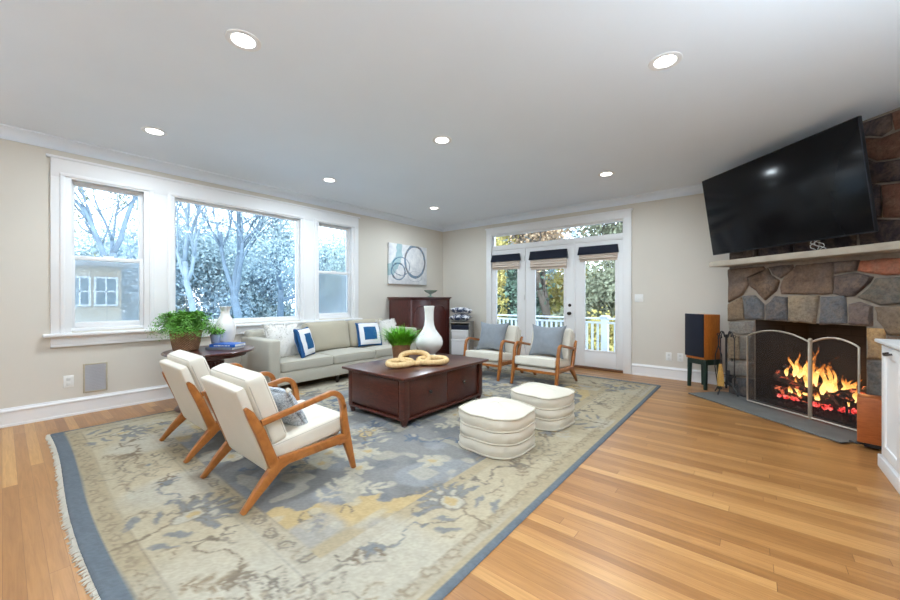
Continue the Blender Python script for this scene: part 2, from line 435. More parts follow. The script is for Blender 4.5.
# window group on the left wall: casing with stool and apron, then the sashes
m = MB(); x0 = XL
YC = [.29, 3.80]
m.box((x0, .29, .80), (x0 + .022, .43, 2.49), .003); m.box((x0, 3.66, .80), (x0 + .022, 3.80, 2.49), .003)
m.box((x0, .29, 2.30), (x0 + .0225, 3.80, 2.49), .003)
m.box((x0, .98, .80), (x0 + .021, 1.255, 2.32), .003); m.box((x0, 2.775, .80), (x0 + .021, 3.07, 2.32), .003)
m.box((x0, .26, 2.475), (x0 + .036, 3.83, 2.50), .006)
for a, b_ in ((.35, 1.06), (1.19, 2.84), (2.99, 3.74)):        # raised inner bead of each opening
    m.box((x0 + .015, a, 2.315), (x0 + .036, b_, 2.345), .005); m.box((x0 + .015, a, .80), (x0 + .034, a + .035, 2.33), .005); m.box((x0 + .015, b_ - .035, .80), (x0 + .034, b_, 2.33), .005)
structure(m.build('trim_5', M['trim']))
m = MB(); m.box((x0 - .05, .24, .775), (x0 + .075, 3.85, .805), .01); m.box((x0, .29, .675), (x0 + .022, 3.80, .778), .004); m.box((x0, .29, .675), (x0 + .03, 3.80, .695), .004)
structure(m.build('trim_6', M['trim']))
def pane(name, lo, hi, parent): 
    m = MB(); m.box(lo, hi); o = m.build(name, M['glass'], parent, smooth=False); return o
def frame_x(m, x, xt, y0, y1, z0, z1, s, bt=None, tp=None):
    bt = bt or s; tp = tp or s
    m.box((x, y0, z0), (x + xt, y0 + s, z1), .004); m.box((x, y1 - s, z0), (x + xt, y1, z1), .004)
    m.box((x, y0 + s - .002, z0), (x + xt, y1 - s + .002, z0 + bt), .004); m.box((x, y0 + s - .002, z1 - tp), (x + xt, y1 - s + .002, z1), .004)
for i, (a, b_, z0, z1) in enumerate(WIN):
    r = structure(thing('window_%d' % (i + 1), None, None, (0, 0, 0)))
    m = MB(); frame_x(m, XL - WT, WT - .005, a, b_, z0, z1, .028); m.build('window_frame', M['trim'], r)
    a += .028; b_ -= .028; z0 += .028; z1 -= .028; md = 1.545
    if i == 1:
        m = MB(); frame_x(m, XL - .085, .05, a, b_, z0, z1, .03); m.build('sash', M['trim'], r)
        pane('pane', (XL - .065, a + .028, z0 + .028), (XL - .060, b_ - .028, z1 - .028), r)
    else:
        m = MB(); frame_x(m, XL - .11, .04, a, b_, md - .02, z1, .05, .035, .04); s1 = m.build('upper_sash', M['trim'], r)
        pane('pane', (XL - .093, a + .048, md + .012), (XL - .088, b_ - .048, z1 - .038), s1)
        m = MB(); frame_x(m, XL - .068, .04, a, b_, z0, md + .02, .05, .055, .04); s2 = m.build('lower_sash', M['trim'], r)
        m.__init__(); m.box((XL - .03, (a + b_) / 2 - .04, md + .018), (XL - .06, (a + b_) / 2 + .04, md + .034), .005); m.build('sash_lock', M['trim'], s2)
        pane('pane', (XL - .05, a + .048, z0 + .053), (XL - .045, b_ - .048, md - .018), s2)
        m = MB(); m.box((XL - .1355, a, z0), (XL - .1345, b_, md)); m.build('insect_screen', M['screen'], r, smooth=False)

# french doors with transom on the back wall
m = MB(); y0 = YB
for a, b_ in ((-4.0, -3.885), (-1.515, -1.40)): m.box((a, y0 - .022, 0), (b_, y0, 2.47), .004)
m.box((-4.0, y0 - .0225, 2.355), (-1.40, y0, 2.47), .004); m.box((-4.02, y0 - .036, 2.455), (-1.38, y0, 2.485), .006)
structure(m.build('trim_7', M['trim']))
m = MB()
m.box((DX0, y0, 0), (DX0 + .035, y0 + WT, DZ), .002); m.box((DX1 - .035, y0, 0), (DX1, y0 + WT, DZ), .002); m.box((DX0, y0, DZ - .03), (DX1, y0 + WT, DZ), .002)
m.box((DX0, y0 + .005, 2.045), (DX1, y0 + WT, 2.115), .004)
for xx in (-3.19, -2.28): m.box((xx - .014, y0 + .004, 0), (xx + .014, y0 + WT, 2.06), .002)
structure(m.build('trim_8', M['trim']))
m = MB(); m.box((DX0, y0 - .02, 0), (DX1, y0 + WT, .035), .006)
structure(m.build('trim_9', plain('oak_threshold', srgb(104, 66, 38), .5, .1)))
def frame_y(m, y, yt, x0, x1, z0, z1, s, bt=None, tp=None):
    bt = bt or s; tp = tp or s
    m.box((x0, y, z0), (x0 + s, y + yt, z1), .004); m.box((x1 - s, y, z0), (x1, y + yt, z1), .004)
    m.box((x0 + s - .002, y, z0), (x1 - s + .002, y + yt, z0 + bt), .004); m.box((x0 + s - .002, y, z1 - tp), (x1 - s + .002, y + yt, z1), .004)
r = structure(thing('window_4', None, None))
m = MB(); frame_y(m, y0 + .03, .06, DX0 + .033, DX1 - .033, 2.11, DZ - .028, .03); m.build('window_frame', M['trim'], r)
pane('pane', (DX0 + .06, y0 + .055, 2.135), (DX1 - .06, y0 + .06, DZ - .055), r)
DOORS = [(-3.893, -3.206), (-3.174, -2.296), (-2.264, -1.507)]; GL = [(-3.80, -3.33), (-2.99, -2.45), (-2.11, -1.63)]
for i, ((a, b_), (g0, g1)) in enumerate(zip(DOORS, GL)):
    r = structure(thing('door_%d' % (i + 1), None, None))
    m = MB(); y = y0 + .02; yt = .045
    m.box((a, y, .037), (g0, y + yt, 2.043), .003); m.box((g1, y, .037), (b_, y + yt, 2.043), .003)
    m.box((g0 - .002, y, .037), (g1 + .002, y + yt, .30), .003); m.box((g0 - .002, y, 1.90), (g1 + .002, y + yt, 2.043), .003)
    m.build('door_slab', M['trim'], r)
    m = MB(); frame_y(m, y - .008, .02, g0 - .02, g1 + .02, .28, 1.92, .03); m.build('glazing_bead', M['trim'], r)
    pane('pane', (g0, y + .02, .30), (g1, y + .025, 1.90), r)
    if i == 1:
        m = MB(); m.lathe([(.028, 0), (.028, .008), (.011, .012), (.011, .035), (.024, .042), (.028, .056), (.022, .068), (.0, .072)], 16, T(-2.355, y, .885, PI / 2)); m.build('door_knob', M['bronze'], r)
        m = MB(); m.lathe([(.026, 0), (.026, .010), (.012, .014), (.010, .022), (0, .023)], 16, T(-2.355, y, 1.02, PI / 2)); m.build('deadbolt', M['bronze'], r)
        for z in (.28, 1.15, 1.86):
            m = MB(); m.tube([(-3.190, y - .008, z - .05), (-3.190, y - .008, z + .05)], .009, 8); m.build('hinge', M['bronze'], r)

# ------------------------------------------------------------ recessed ceiling lamps
def can_light(x, y, label):
    t = thing('recessed_light', label, 'ceiling light', (x, y, ZC), 0, 'recessed ceiling lights')
    m = MB(); m.lathe([(.062, -.002), (.088, -.006), (.094, -.004), (.095, 0), (.062, 0)], 32); m.build('trim_ring', M['trim'], t)
    m = MB(); m.lathe([(0, -.0035), (.062, -.0035), (.063, -.001), (0, -.001)], 32); m.build('lens', M['lens'], t)
    l = bpy.data.lights.new('recessed_lamp', 'AREA'); l.shape = 'DISK'; l.size = .12; l.energy = CAN_WATTS; l.color = (.80, .92, 1.0); l.spread = R_(172)
    o = bpy.data.objects.new('recessed_lamp', l); COL.objects.link(o); o.parent = t; o.location = (0, 0, -.012)
for x, y, lb in ((-2.31, .90, 'large recessed ceiling light above the near armchairs, at the upper left of the photo'),
                 (-.43, 2.69, 'recessed ceiling light above the open floor, nearest the television'),
                 (-4.20, .88, 'recessed ceiling light above the left double-hung window'),
                 (-2.30, 2.68, 'recessed ceiling light above the coffee table, middle of the ceiling'),
                 (-4.20, 2.67, 'recessed ceiling light in front of the large picture window'),
                 (-1.38, 4.69, 'recessed ceiling light in front of the right French door'),
                 (-4.15, 4.63, 'small recessed ceiling light in the far corner above the abstract canvas')):
    can_light(x, y, lb)
for x, y in ((-.43, .9),):
    can_light(x, y, 'recessed ceiling light overhead, outside the top edge of the photo')

def uplight(x, y, label, k=1.0):  # unseen lamps, added only to throw fill light on the ceiling
    t = thing('fill_uplight', label, 'added fill lamp', (x, y, 0))
    m = MB(); m.lathe([(0, 0), (.13, 0), (.14, .01), (.13, .025), (.02, .035), (0, .035)], 24); m.build('base', M['bronze'], t)
    m = MB(); m.tube([(0, 0, .03), (0, 0, 1.72)], .012, 10); m.build('pole', M['bronze'], t)
    m = MB(); m.lathe([(.012, 1.70), (.06, 1.72), (.13, 1.76), (.17, 1.82), (.165, 1.82), (.125, 1.768), (.055, 1.73), (.0, 1.725)], 28); m.build('bowl_shade', M['plate'], t)
    l = bpy.data.lights.new('fill_uplight_source', 'AREA'); l.shape = 'DISK'; l.size = .26; l.energy = UPLIGHT_WATTS * k; l.color = (.78, .90, 1.0)
    o = bpy.data.objects.new('fill_uplight_source', l); COL.objects.link(o); o.parent = t; o.location = (0, 0, 1.80); o.rotation_euler = (PI, 0, 0)
uplight(.25, -.95, 'bronze torchiere added just behind the camera to brighten the ceiling', 2.2)
uplight(.86, 1.5, 'bronze torchiere added out of view by the white cabinet to brighten the ceiling', .65)
uplight(-3.4, -1.9, 'bronze torchiere added behind the camera on the window side to brighten the ceiling', .6)

# ------------------------------------------------------------ corner fireplace (local x along the face, -y into the room)
FX, FY, FA = -.20, 5.45, math.atan2(-.667, .745)
fire = thing('fireplace', 'corner fireplace of mixed grey and brown field stone with a stone mantel', 'fireplace', (FX, FY, 0), FA)
TL, TR_, TOPZ = -.055, 1.72, ZC
OP0, OP1, OPZ = .262, 1.235, .905            # firebox opening
m = MB()
def cell(x0, x1, z0, z1, y0=.045, y1=.62): m.box((x0, y0, z0), (x1, y1, z1))
cell(TL, OP0, 0, TOPZ, .045, .16); cell(OP1, TR_, 0, TOPZ, .045, .16); cell(OP0, OP1, OPZ, TOPZ, .045, .16); cell(TL, TL + .05, 0, TOPZ, .16, .62)
m.build('mortar_core', M['mortar'], fire, smooth=False)
m = MB()  # firebox lining: splayed brick sides, back and throat
ob = [(OP0, .05), (OP0 + .13, .58), (OP1 - .13, .58), (OP1, .05)]
def quadv(p, q, z0, z1): return [(p[0], p[1], z0), (q[0], q[1], z0), (q[0], q[1], z1), (p[0], p[1], z1)]
for p, q in zip(ob, ob[1:]):
    n = Vector((q[1] - p[1], -(q[0] - p[0]), 0)).normalized() * -.05
    m.prism(quadv(p, q, 0, 1.1), n)
m.prism([(OP0 + .0, .05, 1.1), (OP1, .05, 1.1), (OP1, .66, 1.1), (OP0, .66, 1.1)], (0, 0, .04)); m.prism([(OP0, .05, .0), (OP1, .05, .0), (OP1, .66, .0), (OP0, .66, .0)], (0, 0, .03))
def firebrick():
    t = NT('sooty_firebrick'); v = t.coord(rot=(PI / 2, 0, 0)); b = t.new('ShaderNodeTexBrick'); t.link(v, b.inputs['Vector'])
    b.inputs['Scale'].default_value = 1; b.inputs['Brick Width'].default_value = .22; b.inputs['Row Height'].default_value = .07; b.inputs['Mortar Size'].default_value = .004
    b.inputs['Color1'].default_value = (.05, .04, .034, 1); b.inputs['Color2'].default_value = (.032, .027, .024, 1); b.inputs['Mortar'].default_value = (.02, .018, .016, 1)
    n = t.noise(t.coord(), 4, 4); t.link(t.mix(n, b.outputs[0], (.014, .012, .012, 1)), t.p.inputs['Base Color']); t.p.inputs['Roughness'].default_value = .95; return t.m
m.build('firebox', firebrick(), fire, smooth=False)

PAL = dict(b1=(104, 84, 70), b2=(92, 72, 58), b3=(88, 76, 72), b4=(108, 86, 72), o1=(150, 88, 62), p1=(98, 84, 80), g1=(108, 110, 114), g2=(108, 102, 92), g3=(84, 82, 84),
           g4=(124, 120, 114), t1=(150, 132, 108), t2=(134, 112, 88), t3=(168, 132, 86), d1=(64, 54, 58), d2=(70, 58, 62), r1=(116, 76, 62), r2=(122, 82, 66))
STONES = [
('b1', [(-0.023, 1.484), (0.355, 1.49), (0.384, 1.453), (0.187, 1.378), (0.203, 1.317), (0.122, 1.182), (-0.023, 1.089)]),
('b2', [(0.187, 1.372), (0.407, 1.463), (0.441, 1.386), (0.529, 1.326), (0.497, 1.221), (0.384, 1.123), (0.326, 1.181), (0.203, 1.293)]),
('b3', [(0.427, 1.472), (0.537, 1.483), (0.654, 1.481), (0.667, 1.432), (0.543, 1.353), (0.461, 1.397)]),
('b4', [(0.691, 1.469), (0.997, 1.475), (0.997, 1.188), (0.912, 1.181), (0.545, 1.185), (0.529, 1.254), (0.572, 1.351)]),
('b3', [(1.013, 1.473), (1.192, 1.472), (1.164, 1.38), (1.013, 1.367)]),
('o1', [(1.201, 1.464), (1.477, 1.464), (1.477, 1.333), (1.366, 1.331), (1.177, 1.379)]),
('p1', [(1.013, 1.345), (1.155, 1.367), (1.285, 1.323), (1.261, 1.275), (1.155, 1.163), (1.078, 1.156), (1.005, 1.181)]),
('g2', [(1.302, 1.308), (1.60, 1.318), (1.60, 1.11), (1.325, 1.09), (1.177, 1.151), (1.25, 1.226)]),
('g1', [(0.122, 1.167), (0.265, 1.173), (0.364, 1.08), (0.364, 0.913), (0.155, 0.9)]),
('g3', [(0.384, 1.066), (0.483, 1.16), (0.603, 1.152), (0.603, 0.916), (0.39, 0.908)]),
('t1', [(0.618, 1.165), (0.885, 1.172), (0.856, 0.899), (0.624, 0.909)]),
('g1', [(0.905, 1.152), (1.093, 1.163), (1.101, 0.923), (0.89, 0.893)]),
('p1', [(1.126, 1.093), (1.192, 1.113), (1.278, 1.073), (1.278, 0.913), (1.126, 0.911)]),
('t2', [(-0.03, 1.073), (0.106, 1.152), (0.139, 0.899), (-0.03, 0.867)]),
('g4', [(-0.02, 0.852), (0.259, 0.886), (0.259, 0.806), (0.245, 0.746), (0.089, 0.721), (-0.016, 0.742)]),
('t1', [(-0.016, 0.72), (0.079, 0.698), (0.073, 0.432), (-0.016, 0.417)]),
('g4', [(0.096, 0.7), (0.25, 0.725), (0.25, 0.445), (0.096, 0.435)]),
('g4', [(-0.016, 0.395), (0.25, 0.427), (0.25, 0.259), (-0.016, 0.221)]),
('g3', [(-0.016, 0.199), (0.25, 0.238), (0.25, 0.01), (-0.016, 0.01)]),
('t2', [(1.302, 1.07), (1.60, 1.099), (1.60, 0.849), (1.375, 0.849), (1.313, 0.964)]),
('t3', [(1.245, 0.892), (1.358, 0.891), (1.363, 0.642), (1.247, 0.627)]),
('g4', [(1.247, 0.611), (1.363, 0.627), (1.363, 0.339), (1.247, 0.307)]),
('b1', [(1.376, 0.834), (1.60, 0.836), (1.60, 0.619), (1.375, 0.601)]),
('g2', [(1.376, 0.584), (1.60, 0.603), (1.60, 0.369), (1.375, 0.342)]),
('g3', [(1.247, 0.29), (1.363, 0.32), (1.50, 0.35), (1.50, .01), (1.247, .01)]),
('o1', [(1.49, 1.464), (1.70, 1.464), (1.70, 1.34), (1.49, 1.333)]), ('b1', [(1.615, 1.32), (1.71, 1.32), (1.71, .86), (1.615, .86)]), ('p1', [(1.615, .84), (1.71, .84), (1.71, .36), (1.615, .36)]), ('g2', [(1.515, .34), (1.71, .34), (1.71, .01), (1.515, .01)]),
('d1', [(1.192, 2.64), (1.391, 2.637), (1.399, 2.505), (1.333, 2.476), (1.192, 2.548)]),
('r1', [(1.402, 2.636), (1.56, 2.639), (1.56, 2.493), (1.415, 2.489)]),
('r2', [(1.192, 2.525), (1.333, 2.46), (1.56, 2.478), (1.56, 2.25), (1.383, 2.271), (1.308, 2.288), (1.192, 2.388)]),
('d2', [(1.192, 2.365), (1.302, 2.268), (1.50, 2.229), (1.50, 2.067), (1.299, 2.103), (1.192, 2.159)]),
('r1', [(1.341, 2.068), (1.485, 2.05), (1.485, 1.775), (1.35, 1.804)]),
('d1', [(1.192, 2.136), (1.325, 2.078), (1.333, 1.808), (1.192, 1.838)]),
('d2', [(1.192, 1.815), (1.485, 1.759), (1.485, 1.585), (1.192, 1.598)]),
]
rs = random.Random(5)
z = 1.585                                      # irregular courses behind the television
while z < 2.6:
    hgt = rs.uniform(.15, .24)
    if z + hgt > 2.56: hgt = 2.64 - z
    x = -.02
    while x < 1.17:
        wd = min(rs.uniform(.18, .38), 1.178 - x)
        if 1.178 - x - wd < .12: wd = 1.178 - x
        j = lambda: rs.uniform(0, .018)
        STONES.append((rs.choice(['d1', 'd2', 'g3', 'd2', 'd1', 'b3']), [(x + j(), z + j()), (x + wd * .5, z + j() * .6), (x + wd - .012, z + j()), (x + wd - .012, z + hgt - .014 - j()), (x + wd * .45, z + hgt - .014), (x + j(), z + hgt - .014 - j())]))
        x += wd
    z += hgt
x = 1.575
for za, zb in ((1.59, 1.95), (1.965, 2.25), (2.265, 2.64)): STONES.append((rs.choice(['d1', 'r1', 'd2']), [(1.575, za), (1.71, za), (1.71, zb), (1.575, zb)]))
STONES.append(('d2', [(1.50, 1.59), (1.56, 1.59), (1.56, 2.05), (1.50, 2.05)]))
for k in range(7):                            # return side of the breast
    pass
def build_stones():
    V, Fc, C = [], [], []
    rn = random.Random(11)
    def dens(poly):
        out = []
        for p, q in zip(poly, poly[1:] + poly[:1]):
            L = math.hypot(q[0] - p[0], q[1] - p[1]); k = max(1, int(L / .05))
            for i in range(k): out.append((p[0] + (q[0] - p[0]) * i / k, p[1] + (q[1] - p[1]) * i / k))
        return out
    for c, poly in STONES:
        poly = [(x - .035 if x < .01 else x, z) for x, z in poly]
        ar = sum(p[0] * q[1] - q[0] * p[1] for p, q in zip(poly, poly[1:] + poly[:1]))
        if ar < 0: poly = poly[::-1]
        P = dens(poly); n = len(P); cx = sum(p[0] for p in P) / n; cz = sum(p[1] for p in P) / n
        r0 = math.sqrt(abs(ar) / 2); sd = rn.uniform(0, 50); hgt = rn.uniform(.022, .04)
        # (shrink distance, depth) rings from mortar to face
        rings = [(-.002, .046), (.0, .046 - hgt * .45), (.010, .046 - hgt * .85), (.028, .046 - hgt), (None, .55), (None, .2)]
        base = len(V); pal = PAL[c]; kk = rn.uniform(.88, 1.12); colr = [max(0, min(255, a * kk)) for a in pal]; colr = srgb(*colr)
        for ri, (sh, dy) in enumerate(rings):
            for (x, z) in P:
                d = math.hypot(x - cx, z - cz) + 1e-6
                if sh is None: f = dy * (d - .028) / d; yy = .046 - hgt - .004
                else: f = max(.1, (d - sh) / d); yy = dy
                X, Z = cx + (x - cx) * f, cz + (z - cz) * f
                if ri in (1, 2):
                    q = mnoise.noise_vector(Vector((X * 16, Z * 16, sd))) * .011; X += q.x; Z += q.z
                if ri >= 2: yy += mnoise.noise(Vector((X * 9, Z * 9, sd))) * .012 + mnoise.noise(Vector((X * 30, Z * 30, sd))) * .004
                V.append((X, yy, Z)); C.append(colr)
        V.append((cx, .046 - hgt - .006 + mnoise.noise(Vector((cx * 9, cz * 9, sd))) * .012, cz)); C.append(colr)
        for ri in range(len(rings) - 1):
            for i in range(n):
                j = (i + 1) % n; a = base + ri * n
                Fc.append((a + i, a + j, a + n + j, a + n + i))
        a = base + (len(rings) - 1) * n
        for i in range(n): Fc.append((a + i, a + (i + 1) % n, base + len(rings) * n))
    mb = MB(); mb.v = V; mb.f = Fc
    o = mb.build('stone_facing', M['stone'], fire, angle=50); me = o.data
    at = me.color_attributes.new('stone', 'FLOAT_COLOR', 'POINT'); at.data.foreach_set('color', np.array(C, dtype=np.float32).ravel())
build_stones()
m = MB(); rn = random.Random(3)
mp = [(-.10, -.19)] + [(-.10 + k * .1, -.19 + rn.uniform(-.008, .008)) for k in range(1, 18)] + [(1.68, -.19), (1.68, .05), (-.10, .05)]
m.prism([(a, b_, 1.513) for a, b_ in mp], (0, 0, .062), bevel=.006); tag(m.build('mantel_shelf', M['mantel'], fire), 'pale limestone mantel shelf')
m = MB(); m.prism([(-.117, -.455, .004), (1.40, -.455, .004), (1.40, .10, .004), (-.02, .10, .004), (-.117, .02, .004)], (0, 0, .012), bevel=.003); m.build('hearth', M['slate'], fire)

# burning logs
lf = thing('log_fire', 'burning logs with orange flames and glowing embers in the firebox', 'fire', (FX, FY, 0), FA)
rn = random.Random(8)
m = MB()
for k in range(9): m.tube([(.42 + k * .082, .10, .095), (.42 + k * .082, .44, .085)], .008, 6)
for y in (.14, .40): m.tube([(.40, y, .088), (1.10, y, .088)], .010, 6)
for xx in (.44, 1.06):
    for y in (.14, .40): m.tube([(xx, y, .09), (xx, y, .03)], .010, 6)
m.tube([(.44, .10, .09), (.43, .085, .16), (.43, .07, .22)], .010, 6); m.tube([(1.06, .10, .09), (1.07, .085, .16), (1.07, .07, .22)], .010, 6)
m.build('grate', M['black'], lf)
def log(p, q, r, name='log'):
    p, q = Vector(p), Vector(q); n = 9; pts = [p.lerp(q, i / n) + Vector((rn.uniform(-.008, .008), rn.uniform(-.008, .008), rn.uniform(-.008, .008))) for i in range(n + 1)]
    m = MB(); m.tube(pts, [r * rn.uniform(.88, 1.12) for _ in pts], 9); return m.build(name, M['log'], lf, angle=30)
log((.40, .16, .155), (1.00, .20, .145), .055); log((.52, .33, .165), (1.14, .30, .16), .058); log((.95, .12, .20), (1.16, .34, .30), .075)
log((.36, .22, .33), (.92, .28, .225), .042); log((.52, .2, .25), (1.02, .34, .27), .045); log((.36, .30, .40), (.70, .20, .29), .026); log((.38, .16, .30), (.80, .12, .22), .03)
def ember_mat():
    t = NT('glowing_embers'); v = t.coord(); n = t.noise(v, 26, 4, .7)
    t.p.inputs['Base Color'].default_value = (.02, .015, .012, 1); t.p.inputs['Roughness'].default_value = 1
    t.link(t.ramp(n, [(.38, (0, 0, 0, 1)), (.50, (.85, .04, .035, 1)), (.64, (1, .25, .2, 1))]), t.p.inputs['Emission Color']); t.p.inputs['Emission Strength'].default_value = 2.6; return t.m
EM = ember_mat()
m = MB()
for k in range(70):
    x, y, s = rn.uniform(.40, 1.08), rn.uniform(.10, .38), rn.uniform(.014, .032); b = bmesh.new(); bmesh.ops.create_icosphere(b, subdivisions=1, radius=s)
    for v in b.verts: v.co += Vector((rn.uniform(-1, 1), rn.uniform(-1, 1), rn.uniform(-1, 1))) * s * .3
    m.bm(b, T(x, y, .105 + s * .4))
m.build('ember_bed', EM, lf, smooth=False)['kind'] = 'stuff'
m = MB()
for k in range(40):
    x, y, s = rn.uniform(.42, 1.06), rn.uniform(.08, .3), rn.uniform(.006, .018); b = bmesh.new(); bmesh.ops.create_icosphere(b, subdivisions=1, radius=s); m.bm(b, T(x, y, .036))
m.build('fallen_ash', plain('grey_ash', (.12, .09, .08, 1), .95, .4, 30), lf, smooth=False)['kind'] = 'stuff'
def flame_mat():
    t = NT('flame'); t.n.remove(t.p); tcx = t.new('ShaderNodeTexCoord'); s = t.new('ShaderNodeSeparateXYZ'); t.link(tcx.outputs['Generated'], s.inputs[0]); zz = s.outputs[2]
    n = t.noise(tcx.outputs['Object'], 16, 4, .6, 1.5); h = t.math('ADD', zz, t.math('MULTIPLY', t.math('SUBTRACT', n, .5), .7))
    e = t.new('ShaderNodeEmission'); t.link(t.ramp(h, [(.0, (1, .62, .22, 1)), (.35, (1, .55, .14, 1)), (.7, (1, .26, .03, 1)), (1, (.8, .10, .01, 1))]), e.inputs[0]); t.link(t.math('MULTIPLY_ADD', h, -2.6, 4.0), e.inputs[1])
    tr = t.new('ShaderNodeBsdfTransparent'); mx = t.new('ShaderNodeMixShader')
    t.link(t.ramp(t.math('ADD', h, t.math('MULTIPLY', n, .4)), [(.45, (.95, .95, .95, 1)), (1.15, (.0, .0, .0, 1))]), mx.inputs[0]); t.link(tr.outputs[0], mx.inputs[1]); t.link(e.outputs[0], mx.inputs[2]); t.link(mx.outputs[0], t.out.inputs[0]); return t.m
FM = flame_mat()
def flame(x, y, z, h, r, lean=0.0):
    pts, rr = [], []; n = 18; ph = rn.uniform(0, 6); k1 = rn.uniform(5, 8)
    for i in range(n + 1):
        s = i / n; pts.append((x + lean * s * s * h + .20 * h * math.sin(ph + s * k1) * s * (1 - .3 * s), y + .06 * h * math.sin(ph * 2 + s * 6) * s, z + h * s))
        rr.append(r * max(.02, (min(1, s * 5 + .25)) * (1 - s) ** .85 * (1 + .22 * math.sin(s * 13 + ph))))
    V = MB(); V.tube(pts, rr, 8); V.v = [(p[0], y + (p[1] - y) * .55, p[2]) for p in V.v]; V.build('flame', FM, lf)
for cx, hh, nn in ((.66, .40, 4), (.80, .36, 4), (.56, .24, 4), (.48, .14, 3), (.72, .25, 3), (.90, .26, 4), (.99, .22, 4), (1.07, .16, 3), (.62, .15, 3), (.84, .16, 3)):
    for k in range(nn): flame(cx + rn.uniform(-.045, .045), .22 + rn.uniform(-.08, .06), .235 + rn.uniform(-.05, .05) + (.06 if cx < .6 else 0), 1.35 * hh * rn.uniform(.5, 1.05), rn.uniform(.017, .033) * (1.2 if k == 0 else .9), rn.uniform(-.3, .3))
for k in range(14): flame(rn.uniform(.48, 1.08), .12 + rn.uniform(-.02, .02), .15 + rn.uniform(0, .06), rn.uniform(.05, .10), rn.uniform(.012, .024), rn.uniform(-.4, .4))
fl = bpy.data.lights.new('fire_glow', 'POINT'); fl.energy = 5; fl.color = (1, .45, .14); fl.shadow_soft_size = .12
fo = bpy.data.objects.new('fire_glow', fl); COL.objects.link(fo); fo.parent = lf; fo.location = (1.06, .32, .36)

# folding fire screen
fs = thing('fire_screen', 'folding arched fireplace screen of pewter frame and fine black mesh', 'fire screen', (FX, FY, 0), FA)
def arch(L, z0, zs, zp, n=20):
    pts = [(0, z0), (0, zs)]
    for i in range(1, n): s = i / n; pts.append((L * s, zs + (zp - zs) * math.sin(PI * s) ** .8))
    return pts + [(L, zs), (L, z0)]
def screen_panel(x0, y0, L, ang, lift):
    Mx = T(x0, y0, .018 + lift, 0, 0, ang); pts = arch(L, .018, .715, .795 if L > .5 else .775)
    p3 = [(a, 0, z) for a, z in pts]
    m = MB(); m.tube(p3, .0085, 8, Mx); m.tube([(0, 0, .018), (L, 0, .018)], .0085, 8, Mx); fr = m.build('screen_frame', M['steel'], fs)
    m = MB(); m.add(p3, [tuple(range(len(p3)))], Mx); m.add([(a, .003, z) for a, _, z in p3], [tuple(range(len(p3)))[::-1]], Mx); m.build('mesh_panel', M['fire_mesh'], fs, smooth=False)
screen_panel(.325, -.125, .585, R_(2), 0); screen_panel(.925, -.10, .345, R_(2), 0)
m = MB(); m.tube([(.918, -.102, .018), (.918, -.102, .735)], .010, 8); m.lathe([(.010, .735), (.016, .745), (.018, .757), (.012, .770), (0, .775)], 12, T(.918, -.102, 0)); m.build('centre_post', M['steel'], fs)
for xx in (1.05, 1.13): m = MB(); m.lathe([(.006, .792), (.010, .80), (.006, .81), (0, .812)], 8, T(xx, -.093, -.012)); m.build('handle', M['steel'], fs)

# hearth tools on their stand
TX, TY = -.235, 5.385
st = thing('tool_stand', 'black wrought iron fireplace tool stand with curled hooks left of the fireplace', 'fireplace tool stand', (TX, TY, .018))
m = MB(); m.tube([(0, 0, .07), (0, 0, .70)], .011, 8); m.build('post', M['black'], st)
for k in range(4):
    a = PI / 4 + k * PI / 2 + .2; c, s = math.cos(a), math.sin(a)
    m = MB(); m.tube([(0, 0, .11), (c * .03, s * .03, .14), (c * .08, s * .08, .11), (c * .12, s * .12, .03), (c * .135, s * .135, .006)], .008, 6); m.build('leg', M['black'], st)
    m = MB(); pts = [(0, 0, .66)] + [(c * (.02 + .075 * i / 8), s * (.02 + .075 * i / 8), .67 + .065 * math.sin(PI * i / 8 * 1.15)) for i in range(9)]; m.tube(pts, .006, 6); m.build('hook', M['black'], st)
m = MB(); m.tube([(.06 * math.cos(a * PI / 8), .06 * math.sin(a * PI / 8), .22) for a in range(16)], .005, 6, closed=True); m.build('ring', M['black'], st)
def tool(name, label, cat, k, zt, zb, extra):
    a = PI / 4 + k * PI / 2 + .2; x, y = TX + math.cos(a) * .092, TY + math.sin(a) * .092
    t = thing(name, label, cat, (x, y, .018), 0)
    m = MB(); m.tube([(0, 0, zt), (0, 0, zb)], .006, 6); m.tube([(.014 * math.cos(i * PI / 5), 0, zt + .012 + .014 * math.sin(i * PI / 5)) for i in range(10)], .004, 6, closed=True); m.build('shaft', M['black'], t); extra(t)
def broom(t):
    m = MB(); r2 = random.Random(4)
    for k in range(70): a = r2.uniform(0, 6.28); b_ = r2.uniform(.1, 1); m.tube([(.012 * math.cos(a) * b_, .012 * math.sin(a) * b_, .36), (.028 * math.cos(a) * b_, .026 * math.sin(a) * b_, .24), (.036 * math.cos(a) * b_, .03 * math.sin(a) * b_, .10 + r2.uniform(0, .02))], .003, 4)
    m.build('bristles', M['straw'], t)
tool('hearth_broom', 'hearth broom with tan straw bristles hanging on the tool stand', 'broom', 2, .66, .34, broom)
def poker(t): m = MB(); m.tube([(0, 0, .12), (0, 0, .09), (.03, 0, .12)], [.006, .005, .002], 6); m.build('hook_tip', M['black'], t)
tool('poker', 'black iron fire poker hanging on the stand beside the fire screen', 'poker', 3, .67, .10, poker)
def shovel(t):
    m = MB(); m.prism([(-.045, .0, .27), (.045, .0, .27), (.055, .0, .09), (-.055, .0, .09)], (0, .008, 0), bevel=.002); m.build('scoop', M['black'], t)
tool('ash_shovel', 'black ash shovel hanging on the stand toward the back wall', 'shovel', 0, .66, .25, shovel)
def tongs(t):
    for s in (-1, 1):
        m = MB(); m.tube([(0, 0, .56), (s * .03, 0, .45), (s * .035, 0, .30), (s * .008, 0, .10)], .006, 6); m.build('arm', M['black'], t)
